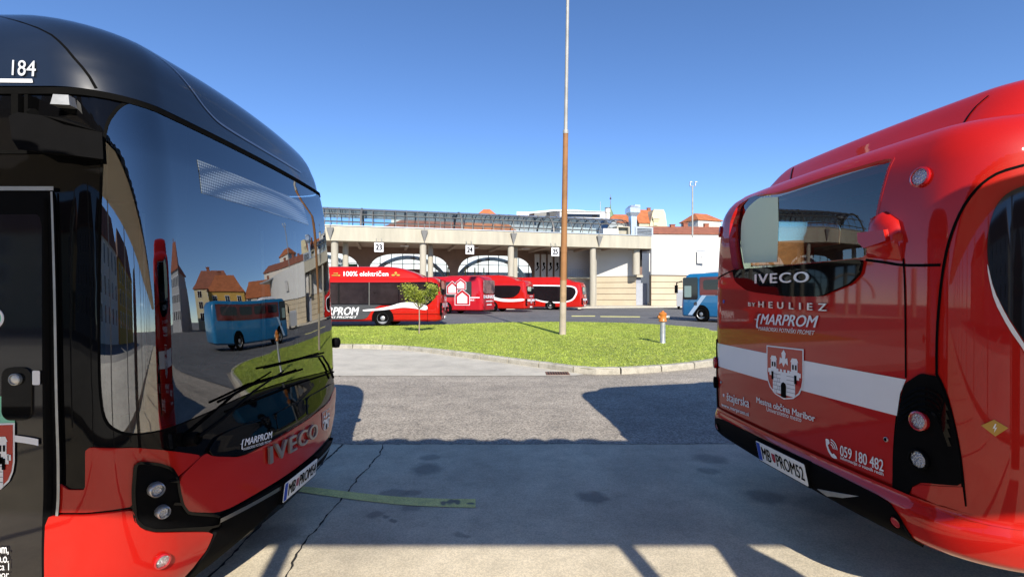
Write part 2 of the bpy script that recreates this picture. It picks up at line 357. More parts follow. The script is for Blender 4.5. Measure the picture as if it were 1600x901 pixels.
# =================================================================== GROUND
def ground_mat(name, base, dark, light, scale, aggregate=0., agg_scale=250., bump=.15, stains=(), stain_col=(.03, .03, .03), rough=.85, streak=None):
    m = bpy.data.materials.new(name); m.use_nodes = True; nt = m.node_tree; b = nt.nodes['Principled BSDF']; b.inputs['Roughness'].default_value = rough
    L = nt.links.new; geo = _n(nt, 'ShaderNodeNewGeometry')
    no = _n(nt, 'ShaderNodeTexNoise'); no.inputs['Scale'].default_value = scale; no.inputs['Detail'].default_value = 10; no.inputs['Roughness'].default_value = .7; L(geo.outputs['Position'], no.inputs['Vector'])
    rp = _n(nt, 'ShaderNodeValToRGB'); e = rp.color_ramp.elements; e[0].position = .3; e[0].color = (*dark, 1); e[1].position = .72; e[1].color = (*light, 1); k = e.new(.5); k.color = (*base, 1)
    L(no.outputs['Fac'], rp.inputs[0]); col = rp.outputs[0]
    def mul(col, fac, lo, hi):
        mr = _n(nt, 'ShaderNodeMapRange'); mr.inputs[1].default_value = .25; mr.inputs[2].default_value = .75; mr.inputs[3].default_value = lo; mr.inputs[4].default_value = hi; L(fac, mr.inputs[0])
        mx = _n(nt, 'ShaderNodeMix', data_type='RGBA', blend_type='MULTIPLY'); mx.inputs[0].default_value = 1; L(col, mx.inputs[6]); L(mr.outputs[0], mx.inputs[7]); return mx.outputs[2]
    big = _n(nt, 'ShaderNodeTexNoise'); big.inputs['Scale'].default_value = scale*.17; big.inputs['Detail'].default_value = 4; L(geo.outputs['Position'], big.inputs['Vector']); col = mul(col, big.outputs['Fac'], .8, 1.15)
    ag = _n(nt, 'ShaderNodeTexVoronoi'); ag.inputs['Scale'].default_value = agg_scale; L(geo.outputs['Position'], ag.inputs['Vector'])
    if aggregate:
        sep = _n(nt, 'ShaderNodeSeparateColor'); L(ag.outputs['Color'], sep.inputs[0]); col = mul(col, sep.outputs[0], 1-aggregate, 1+aggregate)
    if streak:
        mp = _n(nt, 'ShaderNodeMapping'); mp.inputs['Scale'].default_value = streak; L(geo.outputs['Position'], mp.inputs[0])
        sn = _n(nt, 'ShaderNodeTexNoise'); sn.inputs['Scale'].default_value = 1; sn.inputs['Detail'].default_value = 6; L(mp.outputs[0], sn.inputs['Vector']); col = mul(col, sn.outputs['Fac'], .82, 1.12)
    if stains:
        wn_ = _n(nt, 'ShaderNodeTexNoise'); wn_.inputs['Scale'].default_value = 6; wn_.inputs['Detail'].default_value = 5; L(geo.outputs['Position'], wn_.inputs['Vector'])
        off = _n(nt, 'ShaderNodeVectorMath', operation='MULTIPLY_ADD'); off.inputs[1].default_value = (.16, .16, 0); L(wn_.outputs['Color'], off.inputs[0]); L(geo.outputs['Position'], off.inputs[2])
        for (x, y, r, a) in stains:
            d = _n(nt, 'ShaderNodeVectorMath', operation='DISTANCE'); d.inputs[1].default_value = (x+.08, y+.08, 0); L(off.outputs[0], d.inputs[0])
            mr = _n(nt, 'ShaderNodeMapRange'); mr.interpolation_type = 'SMOOTHSTEP'; mr.inputs[1].default_value = r*.55; mr.inputs[2].default_value = r*1.25; mr.inputs[3].default_value = a; mr.inputs[4].default_value = 0; L(d.outputs['Value'], mr.inputs[0])
            mx = _n(nt, 'ShaderNodeMix', data_type='RGBA'); L(mr.outputs[0], mx.inputs[0]); L(col, mx.inputs[6]); mx.inputs[7].default_value = (*stain_col, 1); col = mx.outputs[2]
    L(col, b.inputs['Base Color'])
    bp = _n(nt, 'ShaderNodeBump'); bp.inputs['Strength'].default_value = bump; bp.inputs['Distance'].default_value = .01; L(ag.outputs['Distance'], bp.inputs['Height']); L(bp.outputs[0], b.inputs['Normal'])
    return m
st = []
for px, py, r, a in ((667, 733, .17, .75), (672, 714, .12, .6), (615, 771, .12, .6), (644, 769, .08, .6), (641, 792, .09, .5), (925, 776, .13, .8), (1197, 776, .17, .7), (1110, 717, .18, .6), (1105, 735, .1, .5), (585, 805, .07, .6), (604, 808, .03, .7), (616, 812, .03, .7), (718, 833, .04, .5), (728, 836, .03, .5), (880, 640, .2, .2), (1290, 790, .25, .6), (425, 836, .2, .6), (1010, 800, .4, .25), (760, 740, .5, .2), (560, 850, .3, .25), (1000, 730, .4, .2)):
    g = G(px, py); st.append((g.x, g.y, r, a*.75))
M['concrete'] = ground_mat('concrete_slab', (.60, .52, .375), (.47, .41, .30), (.70, .61, .45), 3.2, .13, 130., .15, st, (.075, .075, .072))
M['asphalt'] = ground_mat('asphalt', (.33, .29, .235), (.25, .22, .18), (.40, .35, .285), 2.2, .34, 62., .5, streak=(.12, 1.6, 1))
M['asphalt2'] = ground_mat('dark_asphalt', (.125, .125, .125), (.09, .09, .092), (.17, .168, .165), .9, .2, 40., .3, streak=(.1, .9, 1))
M['pave'] = ground_mat('pale_concrete', (.50, .465, .385), (.40, .37, .31), (.58, .54, .45), 1.6, .08, 150., .1)
M['kerbm'] = ground_mat('kerb_concrete', (.38, .355, .295), (.25, .235, .19), (.46, .43, .36), 5., .15, 120., .15)
M['turf'] = ground_mat('turf', (.25, .31, .04), (.18, .25, .028), (.32, .34, .065), 1.5, .3, 30., .6)
M['earth'] = ground_mat('far_ground', (.20, .195, .185), (.15, .147, .14), (.25, .243, .23), .3, .1, 10., .1)
def sheet(name, pts, z, mat, thick=0.):
    n = len(pts); V = [(p[0], p[1], z) for p in pts]
    r = delaunay_2d_cdt([Vector(p[:2]) for p in pts], [(i, (i+1) % n) for i in range(n)], [], 1, 1e-6)
    V = [(p.x, p.y, z) for p in r[0]]; Fc = []
    for f in r[2]:
        A, B, C = [r[0][i] for i in f[:3]]; Fc.append(tuple(f) if (B-A).cross(C-A) > 0 else tuple(f[::-1]))
    if thick:
        k = len(V); V += [(p[0], p[1], z) for p in pts]+[(p[0], p[1], z-thick) for p in pts]
        ar = sum(pts[i][0]*pts[(i+1) % n][1]-pts[(i+1) % n][0]*pts[i][1] for i in range(n))
        for i in range(n):
            j = (i+1) % n; q = (k+j, k+i, k+n+i, k+n+j) if ar > 0 else (k+i, k+j, k+n+j, k+n+i); Fc.append(q)
    return struct(mk(name, V, Fc, mat))
sheet('ground', [(-900, -300), (900, -300), (900, 1500), (-900, 1500)], -.02, M['earth'])
yb = G(0, 693).y
sheet('bus_bay', [(-40, -2.6), (40, -2.6), (40, yb), (-40, yb)], .0, M['concrete'])
yr = G(0, 587).y
sheet('road', [(-60, yb), (60, yb), (60, yr+.6), (30, yr+1.0), (30, 70), (-60, 58), (-60, yr)], -.004, M['asphalt'])
def gp(pts, z=0): return [(G(*p, z).x, G(*p, z).y) for p in pts]
# island with kerb
front = chaikin([(-14, G(0, 543).y+.4)]+gp([(470, 542.5), (628, 545), (700, 554), (770, 563), (850, 574), (905, 582.5), (940, 584.5), (1000, 582), (1060, 577), (1110, 571)])+[(6.2, 13.0), (8.4, 15.3), (9.2, 18.5), (8.6, 21.5)], 2, .25, False)
back = chaikin([(8.6, 21.5)]+gp([(1108, 517), (1043, 511), (965, 507), (872, 505.5), (771, 507), (694, 510.5), (600, 513), (523, 514)])+[(-15, 23.4)], 2, .25, False)
isl = front+back[1:]
KH = .13
sheet('grass_island', [tuple(np.array(p)+np.array([0, -.06 if i < len(front) else .0])) for i, p in enumerate(isl)], KH-.012, M['turf'])
def offset(pts, d):
    o = []
    for i, p in enumerate(pts):
        a = np.array(pts[max(i-1, 0)]); b = np.array(pts[min(i+1, len(pts)-1)]); t = (b-a)/max(np.linalg.norm(b-a), 1e-9); o.append(tuple(np.array(p)+np.array([t[1], -t[0]])*d))
    return o
def resample(pts, step):
    pts = [np.array(p[:2], float) for p in pts]; L = [0]
    for a, b in zip(pts[:-1], pts[1:]): L.append(L[-1]+np.linalg.norm(b-a))
    n = max(2, int(round(L[-1]/step))); out = []
    for t in np.linspace(0, L[-1], n+1):
        i = min(max(int(np.searchsorted(L, t))-1, 0), len(pts)-2); h = L[i+1]-L[i]; out.append(tuple(pts[i]+(pts[i+1]-pts[i])*((t-L[i])/h if h else 0)))
    return out
m = MB(); K = resample(front, .5); O = offset(K, .08); I = offset(K, -.10)
for i in range(len(K)-1):
    ga, gb = (.035, 0.) if i % 2 == 0 else (0., .035); j = random.uniform(-.006, .006) if i % 2 == 0 else j
    def lp(a, b, t): return (a[0]+(b[0]-a[0])*t, a[1]+(b[1]-a[1])*t)
    o0, o1, i0, i1 = lp(O[i], O[i+1], ga), lp(O[i], O[i+1], 1-gb), lp(I[i], I[i+1], ga), lp(I[i], I[i+1], 1-gb)
    c0, c1 = lp(o0, i0, .18), lp(o1, i1, .18); z = KH+j
    m.add([(*o0, -.05), (*o1, -.05), (*o1, z-.03), (*o0, z-.03), (*c1, z), (*c0, z), (*i1, z), (*i0, z), (*i1, -.05), (*i0, -.05)], [(0, 1, 2, 3), (3, 2, 4, 5), (5, 4, 6, 7), (7, 6, 8, 9), (0, 3, 5, 7, 9), (1, 8, 6, 4, 2)])
struct(m.build('kerb', M['kerbm']))
Bk = resample(back, 1.2); m = MB(); O = offset(Bk, .1); I = offset(Bk, -.04)
for i in range(len(Bk)-1):
    m.add([(*O[i], -.05), (*O[i+1], -.05), (*O[i+1], KH-.02), (*O[i], KH-.02), (*I[i+1], KH-.02), (*I[i], KH-.02)], [(0, 1, 2, 3), (3, 2, 4, 5)])
struct(m.build('kerb', M['kerbm']))
# pale concrete apron between road and kerb
apron = [(-14, G(0, 587).y)]+gp([(530, 587), (700, 587), (885, 587), (912, 585.5)])+[p for p in front[::-1] if p[0] < G(905, 582).x]
sheet('apron', apron, .004, M['pave'])
# far road beyond the island
far_edge = [(-60, 24.2), (-14, 24.0)]
sheet('far_road', [(-60, 23.5), (-15, 23.3)]+offset(back[::-1][1:-1], -.1)+[(8.9, 21.0), (9.4, 18.4), (8.6, 15.2), (6.3, 12.8), (14, 12.4), (40, 13.2), (60, 40), (60, 62), (26, 62), (-60, 47)], .004, M['asphalt2'])
# grass blades
def grass():
    n = 90000; P_ = np.array(isl); lo, hi = P_.min(0), P_.max(0)
    x = rng.uniform(max(lo[0], -9), hi[0], n*2); y = rng.uniform(lo[1], hi[1], n*2); ok = inpoly(isl, x, y); x, y = x[ok][:n], y[ok][:n]; n = len(x)
    h = rng.uniform(.006, .022, n)*np.where(rng.random(n) < .04, 1.5, 1); a = rng.uniform(0, 2*PI, n); w = rng.uniform(.006, .015, n); lx, ly = rng.normal(0, .022, n), rng.normal(0, .022, n)
    V = np.zeros((n*3, 3)); V[0::3] = np.stack([x-np.cos(a)*w, y-np.sin(a)*w, np.full(n, KH-.012)], 1); V[1::3] = np.stack([x+np.cos(a)*w, y+np.sin(a)*w, np.full(n, KH-.012)], 1); V[2::3] = np.stack([x+lx, y+ly, KH+h], 1)
    me = bpy.data.meshes.new('grass'); me.vertices.add(n*3); me.vertices.foreach_set('co', V.ravel()); me.loops.add(n*3); me.loops.foreach_set('vertex_index', np.arange(n*3)); me.polygons.add(n); me.polygons.foreach_set('loop_start', np.arange(0, n*3, 3)); me.polygons.foreach_set('loop_total', np.full(n, 3)); me.update(); me.validate()
    mt = ground_mat('grass_blades', (.30, .37, .05), (.23, .31, .035), (.38, .41, .08), .8, .2, 6., .0, rough=.6); me.materials.append(mt)
    b = mt.node_tree.nodes['Principled BSDF']; b.inputs['Subsurface Weight'].default_value = 0
    o = bpy.data.objects.new('grass', me); COL.objects.link(o); o['kind'] = 'stuff'; tag(o, 'short mown green grass growing on the traffic island', 'grass')
grass()
# painted line, joints and cracks, gully
M['yellow_line'] = ground_mat('worn_yellow_paint', (.80, .74, .25), (.62, .58, .22), (.84, .79, .30), 9., .12, 150., .1, [(G(703, 785).x, G(703, 785).y, .05, .9), (G(716, 784).x, G(716, 784).y, .045, .9), (G(690, 787).x, G(690, 787).y, .035, .9), (G(735, 786).x, G(735, 786).y, .02, .9)], (.16, .155, .14))
yl = chaikin(gp([(440, 756), (500, 762.5), (560, 770), (620, 776), (680, 779), (743, 779.5)]), 2, .25, False)+chaikin(gp([(743, 793), (680, 791.5), (620, 788.5), (550, 780), (490, 771.5), (440, 764)]), 2, .25, False)
sheet('painted_line', yl, .004, M['yellow_line'])
M['crack'] = P('crack_dirt', (.018, .017, .015), .95, var=.3, vscale=30.)
def crack(pts, w, jit, name='crack'):
    g = resample(gp(pts), .035); V = []; Fc = []; s = 0; n = len(g)
    for i, p in enumerate(g):
        a = np.array(g[max(i-1, 0)]); b = np.array(g[min(i+1, n-1)]); t = (b-a)/max(np.linalg.norm(b-a), 1e-9); q = np.array([t[1], -t[0]]); s = s*.8+random.gauss(0, jit); ww = w*random.uniform(.35, 1.25)
        c = np.array(p)+q*s; V += [(*(c-q*ww), .003), (*(c+q*ww), .003)]
        if i: Fc.append((2*i-2, 2*i-1, 2*i+1, 2*i))
    struct(mk(name, V, Fc, M['crack']))
crack([(598, 694), (592, 712), (572, 730), (548, 762), (520, 795), (487, 835), (470, 858), (450, 900), (440, 930)], .007, .006)
crack([(536, 694), (505, 723), (470, 762), (420, 808), (370, 858), (300, 930)], .010, .003)
crack([(530, 588), (548, 576), (588, 549)], .012, .008); crack([(772, 586), (780, 572), (787, 566)], .014, .012)
crack([(400, 693.4), (1300, 693.4)], .006, .004)
m = MB(); g0 = G(871, 583.5); 
m.box((g0.x, g0.y, .006), (.50, .40, .012))
gr = m.build('drain_frame', P('rusty_iron', (.16, .075, .045), .8, var=.5, vscale=20.))
m = MB()
for k in range(8): m.box((g0.x-.19+.054*k, g0.y, .014), (.022, .32, .01))
dg = thing('drain_grate', 'rusty iron drain grate set in the apron beside the island kerb', 'drain grate', (0, 0, 0)); gr.parent = dg
m.build('bars', P('dark_slot', (.02, .013, .01), .9), dg)
for q in ([(893, 493.2), (930, 493.2), (930, 494.4), (893, 494.4)], [(938, 493.8), (1000, 494.4), (1000, 495.6), (938, 495)]): sheet('road_marking', gp(q), .010, M['yellow_line'])
# platform and shelter behind the viewer whose roof shades both buses
sheet('platform', [(-40, -14), (40, -14), (40, -2.6), (-40, -2.6)], .12, M['pave'], .14)
cn = thing('bus_shelter', 'long flat roofed shelter standing on the platform behind the bus bay', 'shelter', (0, 0, 0))
ol = [(-30, -1.73)]; x = 30.; edge = []
while x > -30:
    w = random.choice((.14, .18, .22, .28)); edge += [(x-w/2+w/2*math.cos(t), .53+.075*math.sin(t)) for t in np.linspace(0, PI, 9)]; x -= w; g_ = random.choice((.05, .12, .2, .32)); edge.append((x-g_*.5, .53)); x -= g_
ol += [(30, -1.73)]+edge
pl_ = Flat((0, 0, 3.27), (1, 0, 0), (0, 1, 0)); panel('roof', cn, pl_, ol, P('roof_sheet', (.10, .10, .10), .7, var=.2), .05, .1, 1.)
panel('roof_soffit', cn, Flat((0, 0, 3.2), (1, 0, 0), (0, -1, 0)), rect(-30, -.5, 30, 1.70), P('soffit', (.62, .57, .50), .8), .0, .0, 20.)
for k in range(-8, 9):
    m = MB().tube([(-.52+2.3*k, -1.64, .12), (-.52+2.3*k, -1.64, 3.21)], .058, 12); m.build('post', M['steel'], cn, True)
m = MB(); m.loft([[(2.24+a, -.55+y, b) for a, b in [(-.27, .12), (.27, .12), (.27, 2.05), (.22, 2.28), (.13, 2.45), (0, 2.52), (-.09, 2.45), (-.17, 2.25), (-.25, 2.05)]] for y in (-.06, .06)])
ib = m.build('shadow_board', M['grey']); tag(ib, 'grey round topped board added out of view to cast a ground shadow', 'shadow caster')  # unseen board, added and shaped only to throw its shadow on the bay
# =================================================================== BUS STATION (local x along the front to the right, local y into the building)
E0 = Vector((18.7, 66.0, 0)); FA = math.atan2(10.3, 39.8)
dX = Vector((math.cos(FA), math.sin(FA), 0)); dN = Vector((-math.sin(FA), math.cos(FA), 0))
def A(px, v=0.):                                  # station x of a photo column at depth v behind the front
    k = (px-CX)/F; b = E0+dN*v
    return (k*b.y-b.x)/(dX.x-k*dX.y)
def HZ(px, py, v=0.):
    a = A(px, v); Y = (E0+dN*v+dX*a).y; return CH-(py-HY)*Y/F
BS = thing('bus_station', 'long concrete bus station with a deep beam on round columns and a glazed barrel roof', 'station', E0, FA)
M['beam'] = P('beam_concrete', (.43, .40, .315), .85, var=.2, vscale=1.1, bump=.1, bscale=3., streak=.85)
M['column'] = P('column_concrete', (.40, .37, .30), .85, var=.22, vscale=1.5, streak=.8)
M['brown'] = P('brown_concrete', (.19, .12, .095), .8, var=.2, vscale=.8)
M['brown2'] = P('brown_ceiling', (.33, .25, .21), .8, var=.25, vscale=.6)
M['wallw'] = P('white_render', (.60, .595, .57), .8, var=.05, vscale=.4)
M['frame'] = P('grey_steel_frame', (.16, .155, .145), .5, metal=.3, var=.15)
M['darkframe'] = P('dark_frame', (.03, .03, .03), .5, var=.1)
M['vglass'] = glass('roof_glass', (.80, .88, .90), 1.35)
M['hglass'] = glass('hall_glass', (.75, .80, .80), 1.45)
M['zinc'] = P('zinc_sheet', (.50, .53, .56), .4, metal=.5, var=.15, vscale=3.)
ZB, ZT = 7.75, 9.45; XL = -75.
m = MB(); 
def lbox(m, x0, x1, y0, y1, z0, z1): return m.box(((x0+x1)/2, (y0+y1)/2, (z0+z1)/2), (x1-x0, y1-y0, z1-z0))
# one bevelled beam with a top coping
m.loft([[(x, 0, ZB), (x, 1.2, ZB), (x, 1.2, ZT), (x, .12, ZT), (x, .12, ZT-.1), (x, 0, ZT-.18)] for x in (XL, -40, -20, 0.)])
m.build('beam', M['beam'], BS)
m = MB(); lbox(m, XL, 0.0, .02, 1.3, ZT+.002, ZT+.09); m.build('coping', M['zinc'], BS)
m = MB(); lbox(m, XL, 0., 1.2, 11.5, ZB+.35, ZB+.9); 
for k in range(26): lbox(m, XL+1+3*k, XL+1.35+3*k, 1.21, 11.4, ZB+.02, ZB+.349)
m.build('ceiling', M['brown2'], BS)
cols = [A(523, .7), A(661, .7), A(798, .7), A(926, .7)]; st_ = cols[2]-cols[1]; cols = [cols[0]-st_*k for k in (4, 3, 2, 1)]+cols
for x in cols:
    MB().lathe([(.40, .0), (.40, ZB)], (x, .65, 0), 'z', 24).build('column', M['column'], BS, True)
    MB().lathe([(.34, .0), (.34, ZB+.3)], (x+1.05, 2.6, 0), 'z', 20).build('column', M['column'], BS, True)
tri = [A(516), A(663), A(802), A(935.7)]; tri = [tri[0]-12.2*k for k in (4, 3, 2, 1)]+tri
for x in tri:
    m = MB(); z1, z0 = ZT-.25, ZB+.02
    m.add([(x-.38, -.02, z1), (x+.38, -.02, z1), (x, -.02, z0), (x-.38, -.5, z1), (x+.38, -.5, z1), (x, -.12, z0)], [(0, 1, 4, 3), (3, 4, 5), (0, 3, 5, 2), (1, 2, 5, 4), (0, 2, 1)])
    m.tube([(x, -.26, z1), (x, -.26, ZT+.5)], .03, 6); m.build('rain_spout', P('spout_metal', (.23, .23, .22), .6, metal=.2) if x == tri[0] else bpy.data.materials['spout_metal'], BS)
# hall: glazed screen with flaring brown piers at the back
BD = 11.0
fl_ = Flat((0, BD, 0), (1, 0, 0), (0, 0, 1))
cw = 12.3; x0w, x1w = XL, A(920, BD)
holes_ = []; piers = [A(569, BD)+cw*k for k in range(-4, 3)]
for a, b in zip(piers[:-1], piers[1:]):
    if b > x1w-2: b = x1w+2; 
    c = (a+b)/2; hw = (b-a)/2-.55
    h = [(c-hw, .4), (c+hw, .4)]+[(c+hw*math.copysign(abs(math.cos(t))**.55, math.cos(t)), 4.2+3.1*math.sin(t)**.8) for t in np.linspace(0.02, PI-.02, 22)]
    holes_.append([p for p in h if p[0] < x1w-.3])
panel('pier_wall', BS, fl_, rect(x0w, .13, x1w, ZB+.4), M['brown'], 0., .5, 2.5, holes_)
g2 = Flat((0, BD+.35, 0), (1, 0, 0), (0, 0, 1))
panel('hall_glazing', BS, g2, rect(x0w, .2, x1w, ZB), M['hglass'], 0., 0., 3.)
m = MB()
for x in np.arange(x0w, x1w, 1.53): lbox(m, x-.05, x+.05, BD+.36, BD+.46, .2, ZB)
for z in (2.2, 4.0, 5.9): lbox(m, x0w, x1w, BD+.38, BD+.44, z-.04, z+.04)
m.build('mullions', M['darkframe'], BS)
# arched white stripes and things inside the hall
m = MB()
for a, b in zip(piers[:-1], piers[1:]):
    c = (a+b)/2; m.tube([(c+5.6*math.cos(t), BD+3., 2.4+4.6*math.sin(t)) for t in np.linspace(0, PI, 24)], .28, 8)
m.build('hall_arch', M['wallw'], BS, True)
m = MB(); lbox(m, x0w, x1w+4, BD+12, BD+12.3, 0, 9.2); m.build('rear_wall', P('hall_wall', (.75, .77, .78), .8, var=.05), BS)
m = MB(); lbox(m, x0w, x1w, BD+8, BD+8.4, 0, 5.2); m.build('hall_screen', P('screen_grey', (.35, .38, .4), .5, var=.1), BS)
for px, c, w in ((634, (.55, .55, .06), 2.), (647, (.55, .04, .04), 2.2), (543, (.04, .3, .12), 2.6), (566, (.5, .5, .5), 1.2)):
    m = MB(); x = A(px, BD+1.); lbox(m, x-w/2, x+w/2, BD+.9, BD+1.1, 2., 5.2 if px != 543 else 5.8); m.build('poster', P('poster_colour', c, .5), BS)
for px in (700, 727, 742, 756):
    m = MB(); x = A(px, BD+2.); m.tube([(x, BD+2, 0), (x, BD+2, 5.6)], .1, 8); m.build('hall_post', P('yellow_post', (.6, .5, .08), .5), BS, True)
text('sign_lettering', BS, Flat((0, BD-.1, 0), (0, 0, 1), (-1, 0, 0)), 'SKO', [(4.9, -A(538, BD)), (6.4, -A(538, BD)), (4.9, -A(531.5, BD))], M['white'], .0, bold=.02)
# grey panels with figure, stair and inner wall right of the hall
for px in (839, 849, 859.5, 870):
    x = A(px, BD-2); m = MB(); lbox(m, x-.36, x+.36, BD-2.1, BD-2., 2.6, ZB-.3); pn = m.build('grey_panel', P('panel_grey', (.36, .34, .34), .7) if px == 839 else bpy.data.materials['panel_grey'], BS)
    f2 = Flat((0, BD-2.1, 0), (1, 0, 0), (0, 0, 1)); s5 = [(.5, 1), (.8, .95), (.9, .8), (.7, .72), (.8, .6), (.95, .45), (.8, .25), (.4, .1), (.1, 0), (.05, .1), (.35, .22), (.6, .35), (.55, .5), (.4, .62), (.3, .8), (.35, .95)]
    shape('panel_figure', pn, f2, [s5], [(x-.3, 5.0), (x+.3, 5.0), (x-.3, 6.3)], M['ink'], .01)
m = MB(); xa, xb = A(887, BD-3), A(921, 5.5); lbox(m, xa, xb+3.5, BD-3, BD-2.7, .1, ZB+.3); m.build('inner_wall', P('inner_white', (.55, .53, .55), .8, var=.05), BS)
m = MB()
for k in range(9): x = A(888, 6)+k*.35; m.tube([(x, 6, 4.1), (x, 6, 5.2)], .02, 6)
m.tube([(A(888, 6), 6, 5.2), (A(888, 6)+2.8, 6, 5.2)], .03, 6); m.build('railing', M['steel'], BS)
m = MB(); lbox(m, A(887, 6.2), A(921, 6.2)+2.5, 6.1, 8., 3.9, 4.1); m.build('landing', M['beam'], BS)
for px, py in ((632, 384), (741, 390), (821.5, 393)):
    m = MB(); x = A(px, 4.); lbox(m, x-.5, x+.5, 3.7, 4.3, ZB-.1, ZB); m.build('ceiling_lamp', M['white'], BS)
# walls at the right end: limestone courses below, white render above
M['lime'] = P('limestone', (.50, .42, .30), .85, var=.16, vscale=.35, bump=.15, bscale=2.)
M['joint'] = P('dark_joint', (.22, .17, .12), .9)
m = MB(); XR0 = A(932, 4.2)
WA = (A(922, 6.), 6.); WB = (A(993.5, 2.2), 2.2)
def wallseg(m, a, b, z0, z1, th=.3):
    t = np.array([b[0]-a[0], b[1]-a[1]]); t = t/np.linalg.norm(t); n = np.array([-t[1], t[0]])*th
    return m.loft([[(a[0], a[1], z), (b[0], b[1], z), (b[0]+n[0], b[1]+n[1], z), (a[0]+n[0], a[1]+n[1], z)] for z in (z0, z1)])
ZM = 4.15
M1 = MB(); wallseg(M1, WA, WB, ZM+.02, ZB+.3); M1.build('upper_wall', M['wallw'], BS)
c0 = .1
for k in range(5):
    z0 = c0+k*.81; M1 = MB(); wallseg(M1, WA, WB, z0, z0+.73); M1.build('stone_course', M['lime'], BS)
M1 = MB(); wallseg(M1, (WA[0], WA[1]+.09), (WB[0], WB[1]+.09), .1, ZM+.01); M1.build('wall_core', M['joint'], BS)
# door bay and corner window
xa, xb = A(994, 2.2), -.15
m = MB(); lbox(m, xa, xb, 2.0, 2.3, 4.0, 4.3); m.build('lintel', M['beam'], BS)
m = MB(); lbox(m, xa, xb, 2.6, 2.7, .1, 4.0); dd = m.build('steel_door', P('grey_blue_door', (.27, .29, .35), .5, var=.06), BS)
m = MB(); lbox(m, xa+.12, xa+1.9, 2.56, 2.6, .15, 3.2); m.build('door_leaf', P('door_leaf_grey', (.36, .38, .43), .45, var=.05), dd)
m = MB(); lbox(m, xa+.1, xb, 2.3, 2.4, 5.5, ZB); wn2 = m.build('corner_window', M['darkglass'], BS)
m = MB(); lbox(m, xa+.1, xb, 2.26, 2.4, 4.31, 5.49); m.build('spandrel', M['brown'], BS)
m = MB()
for x in (xa+.1, (xa+xb)/2+.1, xb-.06): lbox(m, x-.05, x+.05, 2.22, 2.29, 5.5, ZB)
lbox(m, xa+.1, xb, 2.22, 2.28, 5.45, 5.55); m.build('window_frame', M['darkframe'], wn2)
m = MB(); m.lathe([(.5, 4.3), (.5, ZB+.02)], (xa-.55, 1.2, 0), 'z', 20); m.build('column', M['column'], BS, True)
# white curved wall continuing to the right
arc = [(0, 0)]; ang = 0.
for k in range(40):
    ang += (0.0 if k < 5 else .022); arc.append((arc[-1][0]+.62*math.cos(ang), arc[-1][1]+.62*math.sin(ang)))
def strip(m, pts, z0, z1, y=0., th=.4):
    return m.loft([[(x, yy+y, z0), (x, yy+y, z1), (x, yy+y+th, z1), (x, yy+y+th, z0)] for x, yy in pts])
m = MB(); strip(m, arc, ZM+.12, ZT+.02); m.build('upper_wall', M['wallw'], BS, True, 25)
for k in range(5):
    m = MB(); strip(m, arc, .1+k*.81, .1+k*.81+.74, .06); m.build('stone_course', M['lime'], BS, True, 25)
m = MB(); strip(m, arc, .1, ZM+.11, .14); m.build('wall_core', M['joint'], BS)
xd = A(1095); m = MB(); lbox(m, xd-.6, xd+.62, -.04, .0, 5.9, 7.6); hs = m.build('wall_hatch', P('hatch_white', (.50, .49, .47), .7), BS)
m = MB(); lbox(m, xd-.64, xd+.66, -.08, -.0, 7.601, 7.68); m.build('hatch_hood', M['zinc'], hs)
m = MB(); m.tube([(xd-.1, -.07, 6.4), (xd+.05, -.1, 6.6), (xd+.08, -.1, 6.9)], .05, 6); m.build('hatch_handle', M['steel'], hs)
m = MB(); m.loft([[(x, y, ZT-.2), (x, y+.4, ZT-.2)] for x, y in [(0, 1.2)]+arc] if False else [[(0, 1.2, ZT-.3), (24, 1.2+3, ZT-.3), (24, 22, ZT-.3), (0, 22, ZT-.3)], [(0, 1.2, ZT-.1), (24, 4.2, ZT-.1), (24, 22, ZT-.1), (0, 22, ZT-.1)]]); m.build('flat_roof', M['zinc'], BS)
m = MB(); lbox(m, XL, 0, 1.3, 11.5, ZB+.92, ZT-.2); m.build('flat_roof', M['zinc'], BS)
# barrel vault
VY, VW, VZ0, VZ1 = 7.0, 4.0, ZT-.2, 12.55; XE = A(962, 7.)
def vp(x, t, k=1.): return (x, VY-VW*k*math.cos(t), VZ0+(VZ1-VZ0)*k*math.sin(t)**.8 if 0 < t < PI else VZ0)
T = np.linspace(.03, PI-.03, 13)
m = MB()
for i, x in enumerate(np.arange(XE, XL, -1.37)):
    if i % 9 == 8: m.tube([vp(x, t) for t in T], .14, 6)
    else: m.tube([vp(x, t) for t in T], .055, 6)
m.build('vault_ribs', M['frame'], BS)
m = MB()
for t in (.25, .62, 1.02, 1.45, PI-1.45, PI-1.02, PI-.62, PI-.25): m.tube([vp(XE, t), vp(XL, t)], .06, 6)
m.tube([vp(XE, .06), vp(XL, .06)], .12, 6); m.build('vault_purlins', M['frame'], BS)
m = MB(); m.loft([[vp(x, t) for t in T] for x in (XE, XL)], False); m.f = m.f[:0]+[f for f in m.f if not (f[0] % 13 == 12)]; m.build('vault_glass', M['vglass'], BS, True)
m = MB()
for t in T[1:-1:2]: m.tube([(XE+2.6*math.sin(u)*math.sin(t)**.5, VY-VW*math.cos(t)*math.cos(u)**.3, VZ0+(VZ1-VZ0)*math.sin(t)**.8*math.cos(u)**.6) for u in np.linspace(0, 1.5, 8)], .05, 6)
m.build('vault_end_ribs', M['frame'], BS)
m = MB(); m.tube([(XL, 2.2, ZT+.35), (XE, 2.2, ZT+.35)], .04, 6); m.build('roof_rail', M['frame'], BS)
